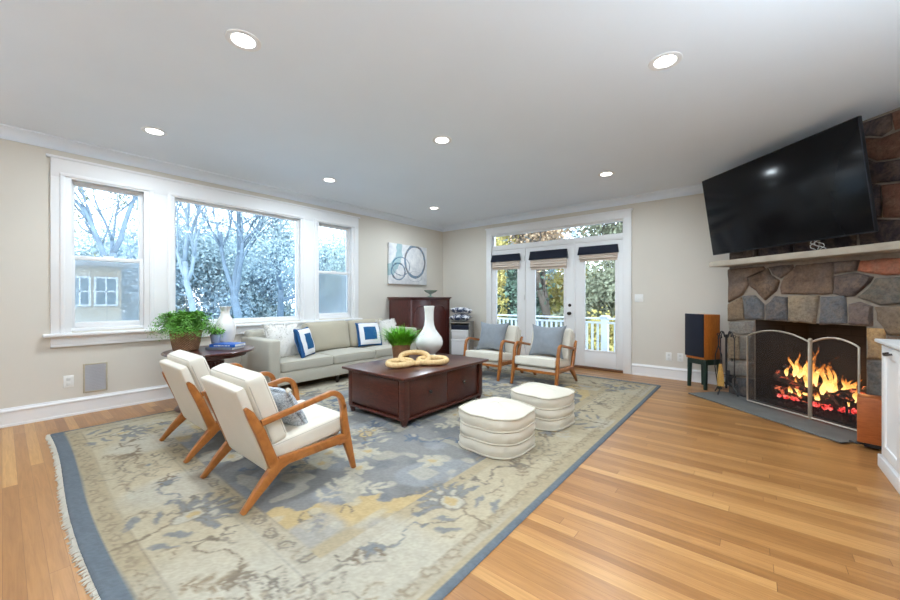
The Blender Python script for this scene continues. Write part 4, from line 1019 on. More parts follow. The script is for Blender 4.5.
# ------------------------------------------------------------ poufs
def pouf(label, x, y, rz, seed):
    t = thing('pouf', label, 'pouf', (x, y, RZ), rz, 'oatmeal canvas poufs')
    prof = []; H = .285; tiers = 3; n = 36
    def sq(a, r, p=3.3): c, s = math.cos(a), math.sin(a); k = (abs(c) ** p + abs(s) ** p) ** (-1 / p); return k * r
    rows = [(.232, 0.0), (.248, .006)]
    for k in range(tiers):
        z0 = .008 + k * .09
        for i in range(1, 7): s = i / 6; rows.append((.246 + .010 * math.sin(PI * s), z0 + .09 * s))
    zt = rows[-1][1]
    for s in (.97, .9, .78, .6, .4, .2, .0): rows.append((.248 * s, zt + .045 * (1 - s ** 2.4)))
    V, F = [], []
    for ri, (r, z) in enumerate(rows):
        for k in range(n):
            a = 2 * PI * k / n; q = mnoise.noise(Vector((math.cos(a) * 2.2 + seed, math.sin(a) * 2.2, z * 9))) * .010 + mnoise.noise(Vector((math.cos(a) * 7 + seed, math.sin(a) * 7, z * 26))) * .007; rr = sq(a, r + (q if r > .1 else 0)); V.append((rr * math.cos(a), rr * math.sin(a), max(0, z + (mnoise.noise(Vector((math.cos(a) * 1.6, math.sin(a) * 1.6, seed + ri * .05))) * .014 if z > .02 else 0))))
    for ri in range(len(rows) - 1):
        for k in range(n): l = (k + 1) % n; F.append((ri * n + k, ri * n + l, (ri + 1) * n + l, (ri + 1) * n + k))
    F.append(tuple(range(n))[::-1]); m = MB(); m.v = V; m.f = F; b = m.build('body', M['pouf'], t, angle=60)
    for k in range(tiers + 1):
        ri = 1 if k == 0 else 1 + 6 * k; m = MB(); m.tube([Vector(V[ri * n + q]) * 1.0 + Vector((V[ri * n + q][0] * .018, V[ri * n + q][1] * .018, .004 if k == 0 else 0)) for q in range(n)], .0065, 5, closed=True); m.build('piping', M['pouf_pipe'], t)
    return t
pouf('oatmeal canvas pouf nearest the camera, in front of the coffee table drawers', -1.53, 2.44, R_(-3), 1.0)
pouf('oatmeal canvas pouf farther back, between the near pouf and the far armchairs', -1.50, 3.17, R_(-4), 6.0)

# ------------------------------------------------------------ sofa under the windows (faces +X)
SX0, SX1, SY0, SY1 = -5.05, -4.25, 1.93, 4.33
so = thing('sofa', 'long pale linen sofa with three seat cushions under the windows', 'sofa', ((SX0 + SX1) / 2, (SY0 + SY1) / 2, 0))
ox, oy = so.location.x, so.location.y
def SB(lo, hi, bev): m = MB(); m.box((lo[0] - ox, lo[1] - oy, lo[2]), (hi[0] - ox, hi[1] - oy, hi[2]), bev, None, 3); return m
SB((SX0, SY0 + .02, .11), (SX1 - .01, SY1 - .02, .262), .02).build('base_frame', M['sofa'], so)
SB((SX0, SY0, .105), (SX1, SY0 + .14, .655), .028).build('arm', M['sofa'], so); SB((SX0, SY1 - .14, .105), (SX1, SY1, .655), .028).build('arm', M['sofa'], so)
SB((SX0, SY0 + .03, .20), (SX0 + .18, SY1 - .03, .735), .05).build('back_frame', M['sofa'], so)
cw = (SY1 - SY0 - .28) / 3
for k in range(3):
    yc = SY0 + .14 + cw * (k + .5)
    m = MB(); m.cushion((.66, cw - .008, .125), .03, .018, 10, T(SX1 - .335 - ox, yc - oy, .322), .003, k); c = m.build('seat_cushion', M['sofa'], so)
    m = MB(); m.tube([Vector((SX1 - .335 - ox, yc - oy, .322)) + Vector(q) for q in rrect(.645, cw - .024, .03, .052)], .005, 5, closed=True); m.build('piping', M['sofa2'], c)
    if k > 0:
        m = MB(); m.cushion((cw - .012, .42, .17), .055, .03, 10, T(SX0 + .265 - ox, yc - .13 - oy, .590, 0, 0, PI / 2) @ Matrix.Rotation(PI / 2 - .20, 4, 'X'), .006, k + 3); m.build('back_cushion', M['sofa2'], so)
for xx in (SX0 + .09, SX1 - .06):
    for yy in (SY0 + .10, SY0 + .93, SY1 - .10):
        m = MB(); m.lathe([(.018, RZ if xx > -4.5 else 0), (.028, .115), (.0, .115)], 12, T(xx - ox, yy - oy, 0)); m.build('leg', M['bronze'], so)

def framed_mat():
    t = NT('blue_frame_pillow_cloth'); v = t.coord(); s = t.new('ShaderNodeSeparateXYZ'); t.link(v, s.inputs[0])
    dd = t.math('MAXIMUM', t.math('ABSOLUTE', s.outputs[0]), t.math('ABSOLUTE', s.outputs[2]))
    c = t.ramp(dd, [(0, srgb(40, 90, 134)), (.100, srgb(226, 226, 228)), (.166, srgb(40, 84, 132))]); t.n[-1].color_ramp.interpolation = 'CONSTANT' if hasattr(t.n[-1], 'color_ramp') else None
    for nd in t.n:
        if nd.type == 'VALTORGB': nd.color_ramp.interpolation = 'CONSTANT'
    t.link(c, t.p.inputs['Base Color']); t.p.inputs['Roughness'].default_value = .9; t.p.inputs['Specular IOR Level'].default_value = .15; t.bump(t.noise(v, 300, 1), .25, .002); return t.m
FMAT = framed_mat()
def furry(label, Mx, size, seed):
    m = MB(); m.pillow(*size, seed=seed, wob=.012); rg = np.random.RandomState(seed); base = list(m.v)
    b = len(m.v)
    for _ in range(2600):
        p = base[rg.randint(len(base))]; a = rg.normal(0, 1, 3); a /= np.linalg.norm(a); s = np.sign(p[1]) or 1
        d = np.array([p[0] * 1.2 + a[0] * .12, s * .10 + a[1] * .05, p[2] * 1.2 + a[2] * .12 - .10]); d = d / (np.linalg.norm(d) + 1e-6) * rg.uniform(.015, .034)
        q = np.array(p) + rg.normal(0, .006, 3); w_ = np.cross(d, a); w_ = w_ / (np.linalg.norm(w_) + 1e-6) * .0035; k = len(m.v)
        m.v += [tuple(q - w_), tuple(q + w_), tuple(q + d)]; m.f.append((k, k + 1, k + 2))
    o = m.build('throw_pillow', M['fluffy'], None, angle=180); o.matrix_world = Mx; return tag(o, label, 'pillow', 'fluffy white pillows on the sofa')
M['fluffy'] = fabric('white_fleece', srgb(232, 229, 224), 90)
ST = .395
furry('fluffy white pillow leaning in the sofa corner by the left arm', T(-4.66, 2.30, ST + .195, R_(-18), 0, R_(98)), (.46, .44, .18), 21)
furry('fluffy white pillow at the far end of the sofa behind the grass plant', T(-4.62, 4.02, ST + .185, R_(-14), 0, R_(105)), (.46, .42, .18), 22)
for lb, Mx, sd in (('white pillow with a blue square and blue edges beside the left fluffy pillow', T(-4.50, 2.50, ST + .175, R_(-16), 0, R_(128)), 31),
                   ('white pillow with a blue square and blue edges in the middle of the sofa back', T(-4.62, 3.63, ST + .185, R_(-20), 0, R_(76)), 32)):
    throw_pillow(lb, FMAT, (.40, .38, .15), Mx, sd, 'blue framed pillows on the sofa')

# ------------------------------------------------------------ round side table by the window
et = thing('side_table', 'round dark mahogany pedestal table under the windows, holding a fern and books', 'side table', (-4.43, 1.40, 0))
m = MB(); m.lathe([(0, .568), (.36, .568), (.395, .573), (.412, .582), (.415, .592), (.405, .60), (0, .60)], 48); m.build('tabletop', M['mahogany'], et)
m = MB(); m.lathe([(.32, .53), (.335, .535), (.335, .568), (0, .568)], 40); m.build('apron', M['mahogany'], et)
m = MB(); m.lathe([(.10, RZ), (.30, RZ), (.31, .02), (.30, .03), (.14, .055), (.10, .09), (.085, .16), (.095, .30), (.105, .42), (.12, .50), (.16, .532), (0, .532)], 28); m.build('pedestal', M['mahogany'], et)
m = MB()
for k in range(20): a = 2 * PI * k / 20; m.tube([(.098 * math.cos(a), .098 * math.sin(a), .12), (.106 * math.cos(a), .106 * math.sin(a), .30), (.118 * math.cos(a), .118 * math.sin(a), .48)], .010, 6)
m.build('fluting', M['mahogany'], et)
fp = thing('potted_fern', 'leafy green fern in a woven brown basket on the round side table', 'plant', (-4.57, 1.22, .601))
def basket_mat():
    t = NT('woven_basket'); v = t.coord(); s = t.new('ShaderNodeSeparateXYZ'); t.link(v, s.inputs[0])
    an = t.math('ARCTAN2', s.outputs[1], s.outputs[0]); wv = t.math('MULTIPLY', t.math('SINE', t.math('MULTIPLY', an, 34)), t.math('SINE', t.math('MULTIPLY', s.outputs[2], 330)))
    n = t.noise(v, 40, 3); t.link(t.mix(t.math('MULTIPLY_ADD', wv, .35, n), srgb(112, 76, 50), srgb(168, 128, 94)), t.p.inputs['Base Color']); t.p.inputs['Roughness'].default_value = .8; t.bump(wv, .8, .006); return t.m
m = MB(); m.lathe([(0, 0), (.105, 0), (.112, .006), (.128, .09), (.142, .185), (.148, .196), (.140, .202), (.130, .185), (0, .175)], 36); m.build('basket', basket_mat(), fp)
def fern_foliage(n, rad, h, seed):
    rg = np.random.RandomState(seed); m = MB()
    for _ in range(n):
        a = rg.uniform(0, 2 * PI); L = rad * rg.uniform(.45, 1.0); rise = h * rg.uniform(.25, 1.0); k0 = 11; sp_ = []
        for i in range(k0 + 1):
            s = i / k0; r = .03 + L * s; z = .185 + rise * math.sin(PI * min(1, s * .75)) - .10 * s * s * (L / rad); sp_.append(np.array([r * math.cos(a), r * math.sin(a), z]))
        for i in range(1, k0 + 1):
            d = sp_[i] - sp_[i - 1]; d /= np.linalg.norm(d); sd = np.cross(d, [0, 0, 1]); sd /= np.linalg.norm(sd) + 1e-9; ll = .062 * (1 - .75 * i / k0) * rg.uniform(.8, 1.2)
            for sg in (-1, 1):
                p = sp_[i] + rg.normal(0, .003, 3); tip = p + sd * sg * ll + d * ll * .5 + np.array([0, 0, rg.uniform(-.02, .012)]); mid = (p + tip) / 2 + np.array([0, 0, .006]); wv = d * ll * .22
                b = len(m.v); m.v += [tuple(p), tuple(mid - wv), tuple(tip), tuple(mid + wv)]; m.f.append((b, b + 1, b + 2, b + 3))
    return m
fern_foliage(230, .30, .24, 4).build('foliage', M['fern'], fp)
v = MB(); v.lathe([(0, 0), (.055, 0), (.062, .01), (.085, .08), (.098, .16), (.094, .22), (.070, .275), (.046, .315), (.040, .350), (.046, .385), (.060, .405), (.054, .406), (.036, .37), (0, .34)], 32)
v.v = [(a * 1.08, b * 1.08, c * 1.1) for a, b, c in v.v]
tag(v.build('vase', M['ceramic2'], None, loc=(-4.60, 1.60, .601)), 'white ceramic vase with a flared lip on the round side table behind the books', 'vase')
iv = thing('ivy_glass', 'small trailing ivy in a slim grey glass between fern and white vase', 'plant', (-4.50, 1.47, .601))
m = MB(); m.lathe([(0, 0), (.030, 0), (.032, .01), (.052, .15), (.046, .15), (0, .13)], 20); m.build('glass', plain('grey_glass', srgb(150, 158, 168), .15, .1, 20), iv)
rg = np.random.RandomState(9); m = MB()
for _ in range(150):
    d = rg.normal(0, 1, 3); d[2] = abs(d[2]) * .6; d /= np.linalg.norm(d); p = np.array([0, 0, .16]) + d * rg.uniform(.02, .10); u = rg.normal(0, 1, 3); u /= np.linalg.norm(u); w_ = np.cross(u, d); s = .016; b = len(m.v)
    m.v += [tuple(p - u * s), tuple(p + w_ * s * .7), tuple(p + u * s), tuple(p - w_ * s * .7)]; m.f.append((b, b + 1, b + 2, b + 3))
m.build('foliage', M['fern'], iv)
def book(label, x, y, z, rz, w_, l_, h_, cover, marks=False):
    t = thing('book', label, 'book', (x, y, z), rz, 'books on the side table')
    m = MB(); m.box((-l_ / 2 + .004, -w_ / 2 + .003, .003), (l_ / 2 - .004, w_ / 2 - .006, h_ - .003)); m.build('pages', M['paper'], t, smooth=False)
    m = MB(); m.box((-l_ / 2, -w_ / 2, 0), (l_ / 2, w_ / 2, .003)); m.box((-l_ / 2, -w_ / 2, h_ - .003), (l_ / 2, w_ / 2, h_)); m.box((-l_ / 2, -w_ / 2 - .002, 0), (l_ / 2, -w_ / 2 + .003, h_)); m.build('cover', cover, t, smooth=False)
    if marks:
        m = MB(); xx = -l_ / 2 + .05
        for wd in (.022, .012, .03, .018, .010, .026, .02): m.box((xx, -w_ / 2 - .0026, h_ * .35), (xx + wd, -w_ / 2 - .0016, h_ * .68)); xx += wd + .006
        m.build('spine_lettering', M['paper'], t, smooth=False)
book('grey bound book at the bottom of the stack on the side table', -4.375, 1.525, .601, R_(33), .20, .30, .026, M['book_grey'])
book('bright blue book with white spine lettering on top of the grey book', -4.36, 1.545, .6275, R_(36), .19, .28, .030, M['book_blue'], True)

# ------------------------------------------------------------ far corner: cabinet, bowl, canvas, shelf
bc = thing('bar_cabinet', 'dark mahogany cabinet with arched doors standing in the far corner', 'cabinet', (-4.54, 4.98, 0))
m = MB(); m.box((-.55, -.52, .06), (-.02, .52, 1.12), .004); m.build('case', M['mahogany2'], bc)
m = MB(); m.box((-.57, -.555, 1.135), (.035, .555, 1.157), .006); m.box((-.56, -.54, 1.11), (.018, .54, 1.137), .006); m.build('top', M['mahogany2'], bc)
m = MB(); m.box((-.56, -.535, 0), (.005, .535, .075), .006); m.build('plinth', M['mahogany2'], bc)
for s in (-1, 1): m = MB(); m.box((-.03, s * .52 - .028, .07), (.004, s * .52 + .012 if s > 0 else -.49, 1.112), .004); m.build('stile', M['mahogany2'], bc)
for s in (-1, 1):
    y0_, y1 = (-.49, -.004) if s < 0 else (.004, .49)
    m = MB(); m.box((-.022, y0_, .09), (-.004, y1, 1.10), .002); d = m.build('door', M['mahogany2'], bc)
    m = MB(); yc = (y0_ + y1) / 2; hw = .18; arc = [(.0, yc - hw, .16), (.0, yc - hw, .80)] + [(.0, yc - hw * math.cos(PI * k / 14), .80 + .2 * math.sin(PI * k / 14)) for k in range(15)] + [(.0, yc + hw, .80), (.0, yc + hw, .16)]
    m.tube(arc, .010, 6, T(-.004, 0, 0), closed=True); m.build('arched_moulding', M['mahogany2'], d)
    m = MB(); m.lathe([(.005, 0), (.005, .012), (.013, .018), (.010, .026), (0, .028)], 12, T(-.004, s * .05, .60, 0, PI / 2)); m.build('knob', M['bronze'], d)
m = MB(); m.lathe([(0, 0), (.055, 0), (.055, .008), (.016, .018), (.014, .045), (.03, .058), (.085, .085), (.118, .118), (.112, .118), (.078, .09), (.02, .066), (0, .064)], 28)
m.v = [(a * 1.12, b * 1.12, c * 1.12) for a, b, c in m.v]
tag(m.build('footed_bowl', M['teal_glass'], None, loc=(-4.75, 5.20, 1.158)), 'pale green footed glass bowl on top of the dark cabinet', 'bowl')
pa = thing('abstract_canvas', 'square abstract canvas of blue and black rings on white above the dark cabinet', 'painting', (XL + .004, 4.95, 1.775))
def canvas_mat():
    t = NT('ring_painting'); v = t.coord(); s = t.new('ShaderNodeSeparateXYZ'); t.link(v, s.inputs[0]); n = t.noise(v, 9, 5, .65); yy, zz = s.outputs[1], s.outputs[2]
    col = t.ramp(n, [(.35, srgb(206, 208, 214)), (.6, srgb(232, 232, 234))]); tv_ = t.coord(scale=(1, 3, 3)); n2 = t.noise(tv_, 3.2, 4)
    def ring(cy, cz, ry, rz, wd, c, lo, hi, vary=.55):
        nonlocal col
        a = t.math('DIVIDE', t.math('SUBTRACT', yy, cy), ry); b = t.math('DIVIDE', t.math('SUBTRACT', zz, cz), rz); d = t.math('SQRT', t.math('ADD', t.math('MULTIPLY', a, a), t.math('MULTIPLY', b, b)))
        d = t.math('ABSOLUTE', t.math('SUBTRACT', t.math('ADD', d, t.math('MULTIPLY', t.math('SUBTRACT', n, .5), .10)), 1)); k = t.math('LESS_THAN', d, t.math('MULTIPLY', n2, wd))
        f = t.math('MULTIPLY', k, t.math('MULTIPLY_ADD', n, vary, .5)); col = t.mix(f, col, t.ramp(n2, [(lo, c[0]), (hi, c[1])]))
    tl, bk, bl, gr = srgb(120, 166, 178), srgb(36, 42, 54), srgb(66, 110, 142), srgb(150, 156, 166)
    ring(-.52, .30, .28, .42, .50, (tl, srgb(160, 194, 200)), .3, .7); ring(.17, .07, .27, .30, .16, (bk, bl), .45, .55); ring(-.27, -.14, .17, .15, .20, (bl, bk), .45, .6); ring(-.20, -.04, .22, .17, .10, (gr, bl), .4, .6); ring(.17, -.22, .19, .10, .06, (gr, gr), .4, .6)
    t.link(col, t.p.inputs['Base Color']); t.p.inputs['Roughness'].default_value = .7; t.p.inputs['Specular IOR Level'].default_value = .25; t.bump(n, .2, .003); return t.m
m = MB(); m.box((0, -.50, -.375), (.04, .50, .375), .003); m.build('stretched_canvas', canvas_mat(), pa)
m = MB(); m.box((-.002, -.49, -.365), (.006, .49, .365)); m.build('stretcher_bar', M['grey_wood'], pa, smooth=False)

sh = thing('shelf_unit', 'small grey open shelf beside the dark cabinet, stacked with white boxes', 'shelf', (-4.33, 5.63, 0), R_(25))
m = MB(); m.box((-.20, -.19, .665), (.20, .19, .69), .003); m.build('top', M['grey_wood'], sh)
m = MB(); m.box((-.19, -.18, .05), (.19, .18, .07), .003); m.build('bottom_shelf', M['grey_wood'], sh)
m = MB(); m.box((-.19, .165, .05), (.19, .18, .67), .002); m.build('back_panel', M['grey_wood'], sh)
for s in (-1, 1): m = MB(); m.box((s * .186 - .012, -.185, 0), (s * .186 + .012, .185, .667), .003); m.build('side_panel', M['grey_wood'], sh)
def sbox(label, z0, z1, mat, lid, cat='box'):
    t = thing('storage_box', label, cat, (-4.326, 5.62, z0), R_(25), 'storage boxes in the grey shelf'); h_ = z1 - z0
    m = MB(); m.box((-.163, -.17, 0), (.163, .14, h_ - (.03 if lid else 0)), .012); m.build('body', mat, t)
    if lid: m = MB(); m.box((-.168, -.175, h_ - .045), (.168, .145, h_), .008); m.build('lid', lid, t)
sbox('lower lidded white box in the grey shelf', .071, .37, M['basket_white'], M['basket_white']); sbox('upper lidded white box in the grey shelf', .371, .54, M['basket_white'], M['basket_white']); sbox('flat dark navy box on top of the white boxes in the shelf', .541, .625, M['navy'], None)
def print_mat():
    t = NT('navy_floral_cotton'); v = t.coord(); n = t.noise(v, 13, 2, .5, .6); t.link(t.ramp(n, [(.46, srgb(226, 226, 230)), (.54, srgb(62, 72, 100))]), t.p.inputs['Base Color']); t.p.inputs['Roughness'].default_value = .9; return t.m
PM = print_mat()
throw_pillow('navy and white printed pillow lying flat on the grey shelf, lower of two', PM, (.38, .36, .14), T(-4.345, 5.62, .765, PI / 2, 0, R_(25)), 41, 'printed pillows on the grey shelf')
throw_pillow('navy and white printed pillow on top of the other pillow on the grey shelf', PM, (.42, .36, .12), T(-4.33, 5.62, .90, PI / 2 - .06, .05, R_(35)), 44, 'printed pillows on the grey shelf')

# ------------------------------------------------------------ wall plates and the return-air grille
def plate(name, label, cat, loc, rz, kind):
    t = thing(name, label, cat, loc, rz)       # local x along the wall, -y into the room
    wd = .036 if kind != 'switch2' else .058
    m = MB(); m.box((-wd, -.006, -.058), (wd, 0, .058), .003); m.build('cover_plate', M['plate'], t)
    if kind == 'outlet':
        for z in (-.024, .024): m = MB(); m.box((-.014, -.009, z - .015), (.014, -.005, z + .015), .004); m.build('socket', plain('socket_white', (.7, .7, .68, 1), .4), t)
    else:
        for x in ((0,) if kind == 'switch' else (-.024, .024)): m = MB(); m.box((x - .010, -.012, -.022), (x + .010, -.005, .022), .003); m.build('toggle', M['plate'], t)
plate('wall_outlet', 'white wall outlet left of the vent below the left window', 'outlet', (XL, .41, .335), PI / 2, 'outlet')
plate('light_switch', 'white double light switch right of the French doors', 'switch', (-1.30, YB, 1.14), 0, 'switch2')
plate('wall_outlet', 'white wall outlet near the speaker, the one farther from the stool', 'outlet', (-.915, YB, .315), 0, 'outlet')
plate('wall_outlet', 'white wall outlet closest to the green speaker stool', 'outlet', (-.775, YB, .315), 0, 'outlet')
t = thing('air_vent', 'square grey return air vent low on the window wall', 'vent', (XL, .60, .345))
m = MB(); f_ = .09; g_ = .145; frame_x(m, 0, .012, -f_, f_, -g_, g_, .014); m.build('vent_frame', M['grille_frame'], t)
m = MB(); m.box((0, -f_ + .01, -g_ + .01), (.004, f_ - .01, g_ - .01)); m.build('vent_back', M['grille'], t, smooth=False)
m = MB(); 
for k in range(17): z = -g_ + .022 + k * .0152; m.box((.003, -f_ + .012, z - .003), (.010, f_ - .012, z + .004))
m.build('louvres', M['grille'], t, smooth=False)
t = thing('door_stop', 'small dark spring door stop on the baseboard at the left edge', 'door stop', (XL + .022, -.045, .075))
m = MB(); m.tube([(-.004, 0, 0), (.055, 0, 0)], .006, 8); m.build('spring', M['bronze'], t); m = MB(); m.tube([(.05, 0, 0), (.07, 0, 0)], .009, 8); m.build('rubber_tip', M['black'], t)

# ------------------------------------------------------------ roman shades on the doors
def roman(label, x0, x1, zt, zb, zf, group='roman shades on the French doors'):
    t = thing('roman_shade', label, 'window shade', ((x0 + x1) / 2, YB + .012, zt), 0, group); h_ = (x1 - x0) / 2
    m = MB(); m.box((-h_, -.03, -.03), (h_, 0, 0), .003); m.build('head_rail', M['navy'], t)
    m = MB(); a, b = h_ + .004, h_ + .022; z1 = zb - zt; y_ = -.05
    V = [(-a, -.032, .002), (a, -.032, .002), (b, y_, z1), (-b, y_ - .004, z1 - .004), (-a, 0, .002), (a, 0, .002), (b, -.002, z1), (-b, -.002, z1 - .004)]
    m.add(V, [(0, 3, 2, 1), (0, 1, 5, 4), (1, 2, 6, 5), (0, 4, 7, 3), (2, 3, 7, 6), (4, 5, 6, 7)]); m.build('valance', M['navy'], t, smooth=False)
    z2 = zf - zt; n = 3; prof = [(-.004, z1 + .02)]
    for k in range(n):
        za = z1 + (z2 - z1) * k / n; zb_ = z1 + (z2 - z1) * (k + 1) / n; prof += [(-.022 - .012 * (k == n - 1), za), (-.040 - .004 * k, (za + zb_ * 3) / 4), (-.024, zb_)]
    prof.append((-.004, z2)); m = MB(); m.prism([(-h_, y, z) for y, z in prof], (2 * h_, 0, 0)); m.build('folded_fabric', M['shade'], t, angle=25)
    m = MB(); m.box((-h_ + .004, -.012, z2 - .035), (h_ - .004, -.004, z2 + .006)); m.build('bottom_panel', M['shade'], t, smooth=False)
roman('navy topped cream roman shade folded up on the left French door', -3.865, -3.285, 1.955, 1.83, 1.71)
roman('navy topped cream roman shade folded up on the middle French door, above the knob', -3.06, -2.40, 1.965, 1.82, 1.675)
roman('navy topped cream roman shade on the right French door, with the shallowest cream fold', -2.185, -1.60, 1.97, 1.845, 1.765)

# ------------------------------------------------------------ outside: deck, lawn, woods
m = MB(); m.box((-9, YB + WT, -.34), (3, 8.35, -.20)); structure(m.build('deck_floor', M['deck'], smooth=False))
m = MB(); m.box((-70, -40, -1.3), (XL - .9, 80, -1.0)); m.box((XL - .9, 8.6, -1.3), (60, 80, -1.0)); structure(m.build('ground', M['lawn'], smooth=False))
dr = thing('deck_railing', 'white wooden deck railing with square balusters outside the French doors', 'railing', (-3, 8.0, -.20))
m = MB(); m.box((-4.9, -.05, .89), (4.2, .05, .925), .004); m.build('top_rail', M['rail_white'], dr)
m = MB(); m.box((-4.9, -.03, .80), (4.2, .03, .84), .004); m.build('upper_rail', M['rail_white'], dr)
m = MB(); m.box((-4.9, -.03, .09), (4.2, .03, .13), .004); m.build('bottom_rail', M['rail_white'], dr)
for x in (-4.85, -2.6, .62, 2.6, 4.15):
    m = MB(); m.box((x - .065, -.065, 0), (x + .065, .065, .93), .004); m.box((x - .085, -.085, .93), (x + .085, .085, .955), .006); m.prism([(x - .07, -.07, .955), (x + .07, -.07, .955), (x + .07, .07, .955), (x - .07, .07, .955)], (0, 0, .02)); m.build('post', M['rail_white'], dr)
x = -4.7; me = None
while x < 4.0:
    if min(abs(x - q) for q in (-4.85, -2.6, .62, 2.6, 4.15)) > .09:
        if me is None: m = MB(); m.box((-.019, -.019, .12), (.019, .019, .81)); o = m.build('baluster', M['rail_white'], dr, smooth=False); me = o.data
        else: o = bpy.data.objects.new('baluster', me); COL.objects.link(o); o.parent = dr
        o.location = (x, 0, 0)
    x += .115
m = MB(); pts = [(-2.42 + .10 * math.sin(k * .55) + k * .012, 7.2 + .09 * math.cos(k * .55) - k * .004, -.185 + max(0, (k - 14)) * .028) for k in range(26)]; m.tube(pts, .014, 6)
tag(m.build('garden_hose', M['hose'], None), 'blue garden hose coiled on the deck beyond the right French door', 'hose')

gh = thing('reflected_house', 'beige house front with gridded windows, standing in for a reflection in the left lower sash', 'building', (-14.6, 1.55, -1.0), 0)  # added building in place of a house reflected in the lower sash
m = MB(); m.box((-1.5, -3.0, 0), (0, .72, 3.05)); m.build('wall', plain('cream_siding', srgb(170, 154, 128), .8, .05, 3), gh, smooth=False)
m = MB(); m.prism([(-1.7, -3.2, 3.05), (-1.7, .9, 3.05), (.2, .9, 3.05), (.2, -3.2, 3.05)], (0, 0, .12)); m.build('roof', plain('grey_shingle', (.18, .19, .2, 1), .9), gh, smooth=False)
for (ya, yb, za, zb, nc, nr) in ((-.40, .06, 1.9, 2.75, 2, 2), (.12, .64, 1.9, 2.75, 2, 2), (-.25, .40, 1.15, 1.42, 3, 1)):
    m = MB(); frame_x(m, -.01, .05, ya, yb, za, zb, .05)
    for k in range(1, nc): yy = ya + (yb - ya) * k / nc; m.box((0, yy - .02, za), (.035, yy + .02, zb))
    for k in range(1, nr): zz = za + (zb - za) * k / nr; m.box((0, ya, zz - .02), (.035, yb, zz + .02))
    f = m.build('window', M['rail_white'], gh, smooth=False); m = MB(); m.box((-.01, ya, za), (.012, yb, zb)); m.build('pane', plain('dark_blue_glass', (.05, .13, .18, 1), .2), f, smooth=False)

BARK = [plain('haze_pale_bark', (.30, .37, .43, 1), .9, .2, 3), plain('haze_grey_bark', (.17, .23, .29, 1), .9, .2, 3), plain('brown_bark', (.13, .10, .075, 1), .9, .2, 3)]  # haze is painted into the pale and blue-grey bark colours
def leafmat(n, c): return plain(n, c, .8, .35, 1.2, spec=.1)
LEAF = dict(bluegreen=leafmat('hazy_leaves', (.40, .49, .51, 1)), pale=leafmat('haze_pale_leaves', (.60, .68, .64, 1)), green=leafmat('dark_leaves', (.14, .21, .15, 1)), yellow=leafmat('yellow_leaves', (.55, .46, .16, 1)), olive=leafmat('olive_leaves', (.25, .26, .17, 1)), rust=leafmat('rust_leaves', (.46, .32, .20, 1)), blue=leafmat('haze_blue_leaves', (.38, .48, .54, 1)))  # bluegreen, pale and blue leaf colours have haze mixed in
def leaves(m, rg, P, n, s, spread):
    P = np.asarray(P); idx = rg.randint(len(P), size=n); C = P[idx] + rg.normal(0, spread, (n, 3)); U = rg.normal(0, 1, (n, 3)); U /= np.linalg.norm(U, axis=1)[:, None]; Wv = rg.normal(0, 1, (n, 3)); Wv = np.cross(U, Wv); Wv /= np.linalg.norm(Wv, axis=1)[:, None]
    S = (s * rg.uniform(.6, 1.3, n))[:, None]; A = C - U * S; B = C + Wv * S * .6; D = C + U * S; E = C - Wv * S * .6; b = len(m.v)
    m.v += [tuple(q) for q in np.stack([A, B, D, E], 1).reshape(-1, 3)]; m.f += [(b + 4 * i, b + 4 * i + 1, b + 4 * i + 2, b + 4 * i + 3) for i in range(n)]
def tree(label, x, y, h, r, bark, leaf, nleaf, seed, ls=.09, fork=3, depth=5, group=None, zb=-1.02, name='tree', low=.28, spread=.25, upr=.55):
    rg = np.random.RandomState(seed); t = thing(name, label, 'tree', (x, y, zb), 0, group); m = MB(); ends = []
    def grow(p, d, L, r, k):
        n = 4; pts = [p]; dd = d.copy(); q = p.copy()
        for i in range(n): dd = dd + rg.normal(0, .09, 3); dd[2] += .04; dd /= np.linalg.norm(dd); q = q + dd * L / n; pts.append(q)
        m.tube(pts, [r * (1 - .35 * i / n) for i in range(n + 1)], 7 if k > 3 else 4)
        if k <= 3: ends.extend(pts[1:])
        if k == 0: return
        for _ in range(fork if k > 1 else 2):
            nd = dd * upr * (1.9 if k >= depth - 1 else 1) + rg.normal(0, .42, 3); nd[2] += .15; nd /= np.linalg.norm(nd); grow(pts[rg.randint(2, n + 1)], nd, L * rg.uniform(.58, .82), r * rg.uniform(.45, .62), k - 1)
    grow(np.zeros(3), np.array([rg.normal(0, .04), rg.normal(0, .04), 1.0]), h * low, r, depth)
    m.build('trunk', bark, t, angle=180)
    if nleaf: f = MB(); leaves(f, rg, ends, nleaf, ls, spread); f.build('foliage', leaf, t, smooth=False)
    return t
G1, G2 = 'slender trees in the woods beyond the windows', 'trees beyond the deck'
tree('dark forked tree in the left window, branching near the top of the upper pane', -17, 2.55, 9.5, .19, BARK[1], LEAF['olive'], 2200, 1, .05, 3, 5, None, low=.40, upr=.8)
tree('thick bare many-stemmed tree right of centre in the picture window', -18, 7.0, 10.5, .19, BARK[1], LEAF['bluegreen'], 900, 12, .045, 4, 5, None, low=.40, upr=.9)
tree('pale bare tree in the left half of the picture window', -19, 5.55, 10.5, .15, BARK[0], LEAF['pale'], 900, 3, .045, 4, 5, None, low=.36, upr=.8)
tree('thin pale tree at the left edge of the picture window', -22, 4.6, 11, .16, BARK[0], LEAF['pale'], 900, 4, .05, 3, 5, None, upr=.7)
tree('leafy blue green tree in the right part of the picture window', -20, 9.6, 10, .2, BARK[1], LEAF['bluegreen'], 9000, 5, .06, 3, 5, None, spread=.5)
tree('leafy pale green tree filling the right double-hung window', -18, 12.0, 9.5, .2, BARK[0], LEAF['pale'], 9000, 6, .06, 3, 5, None, spread=.5)
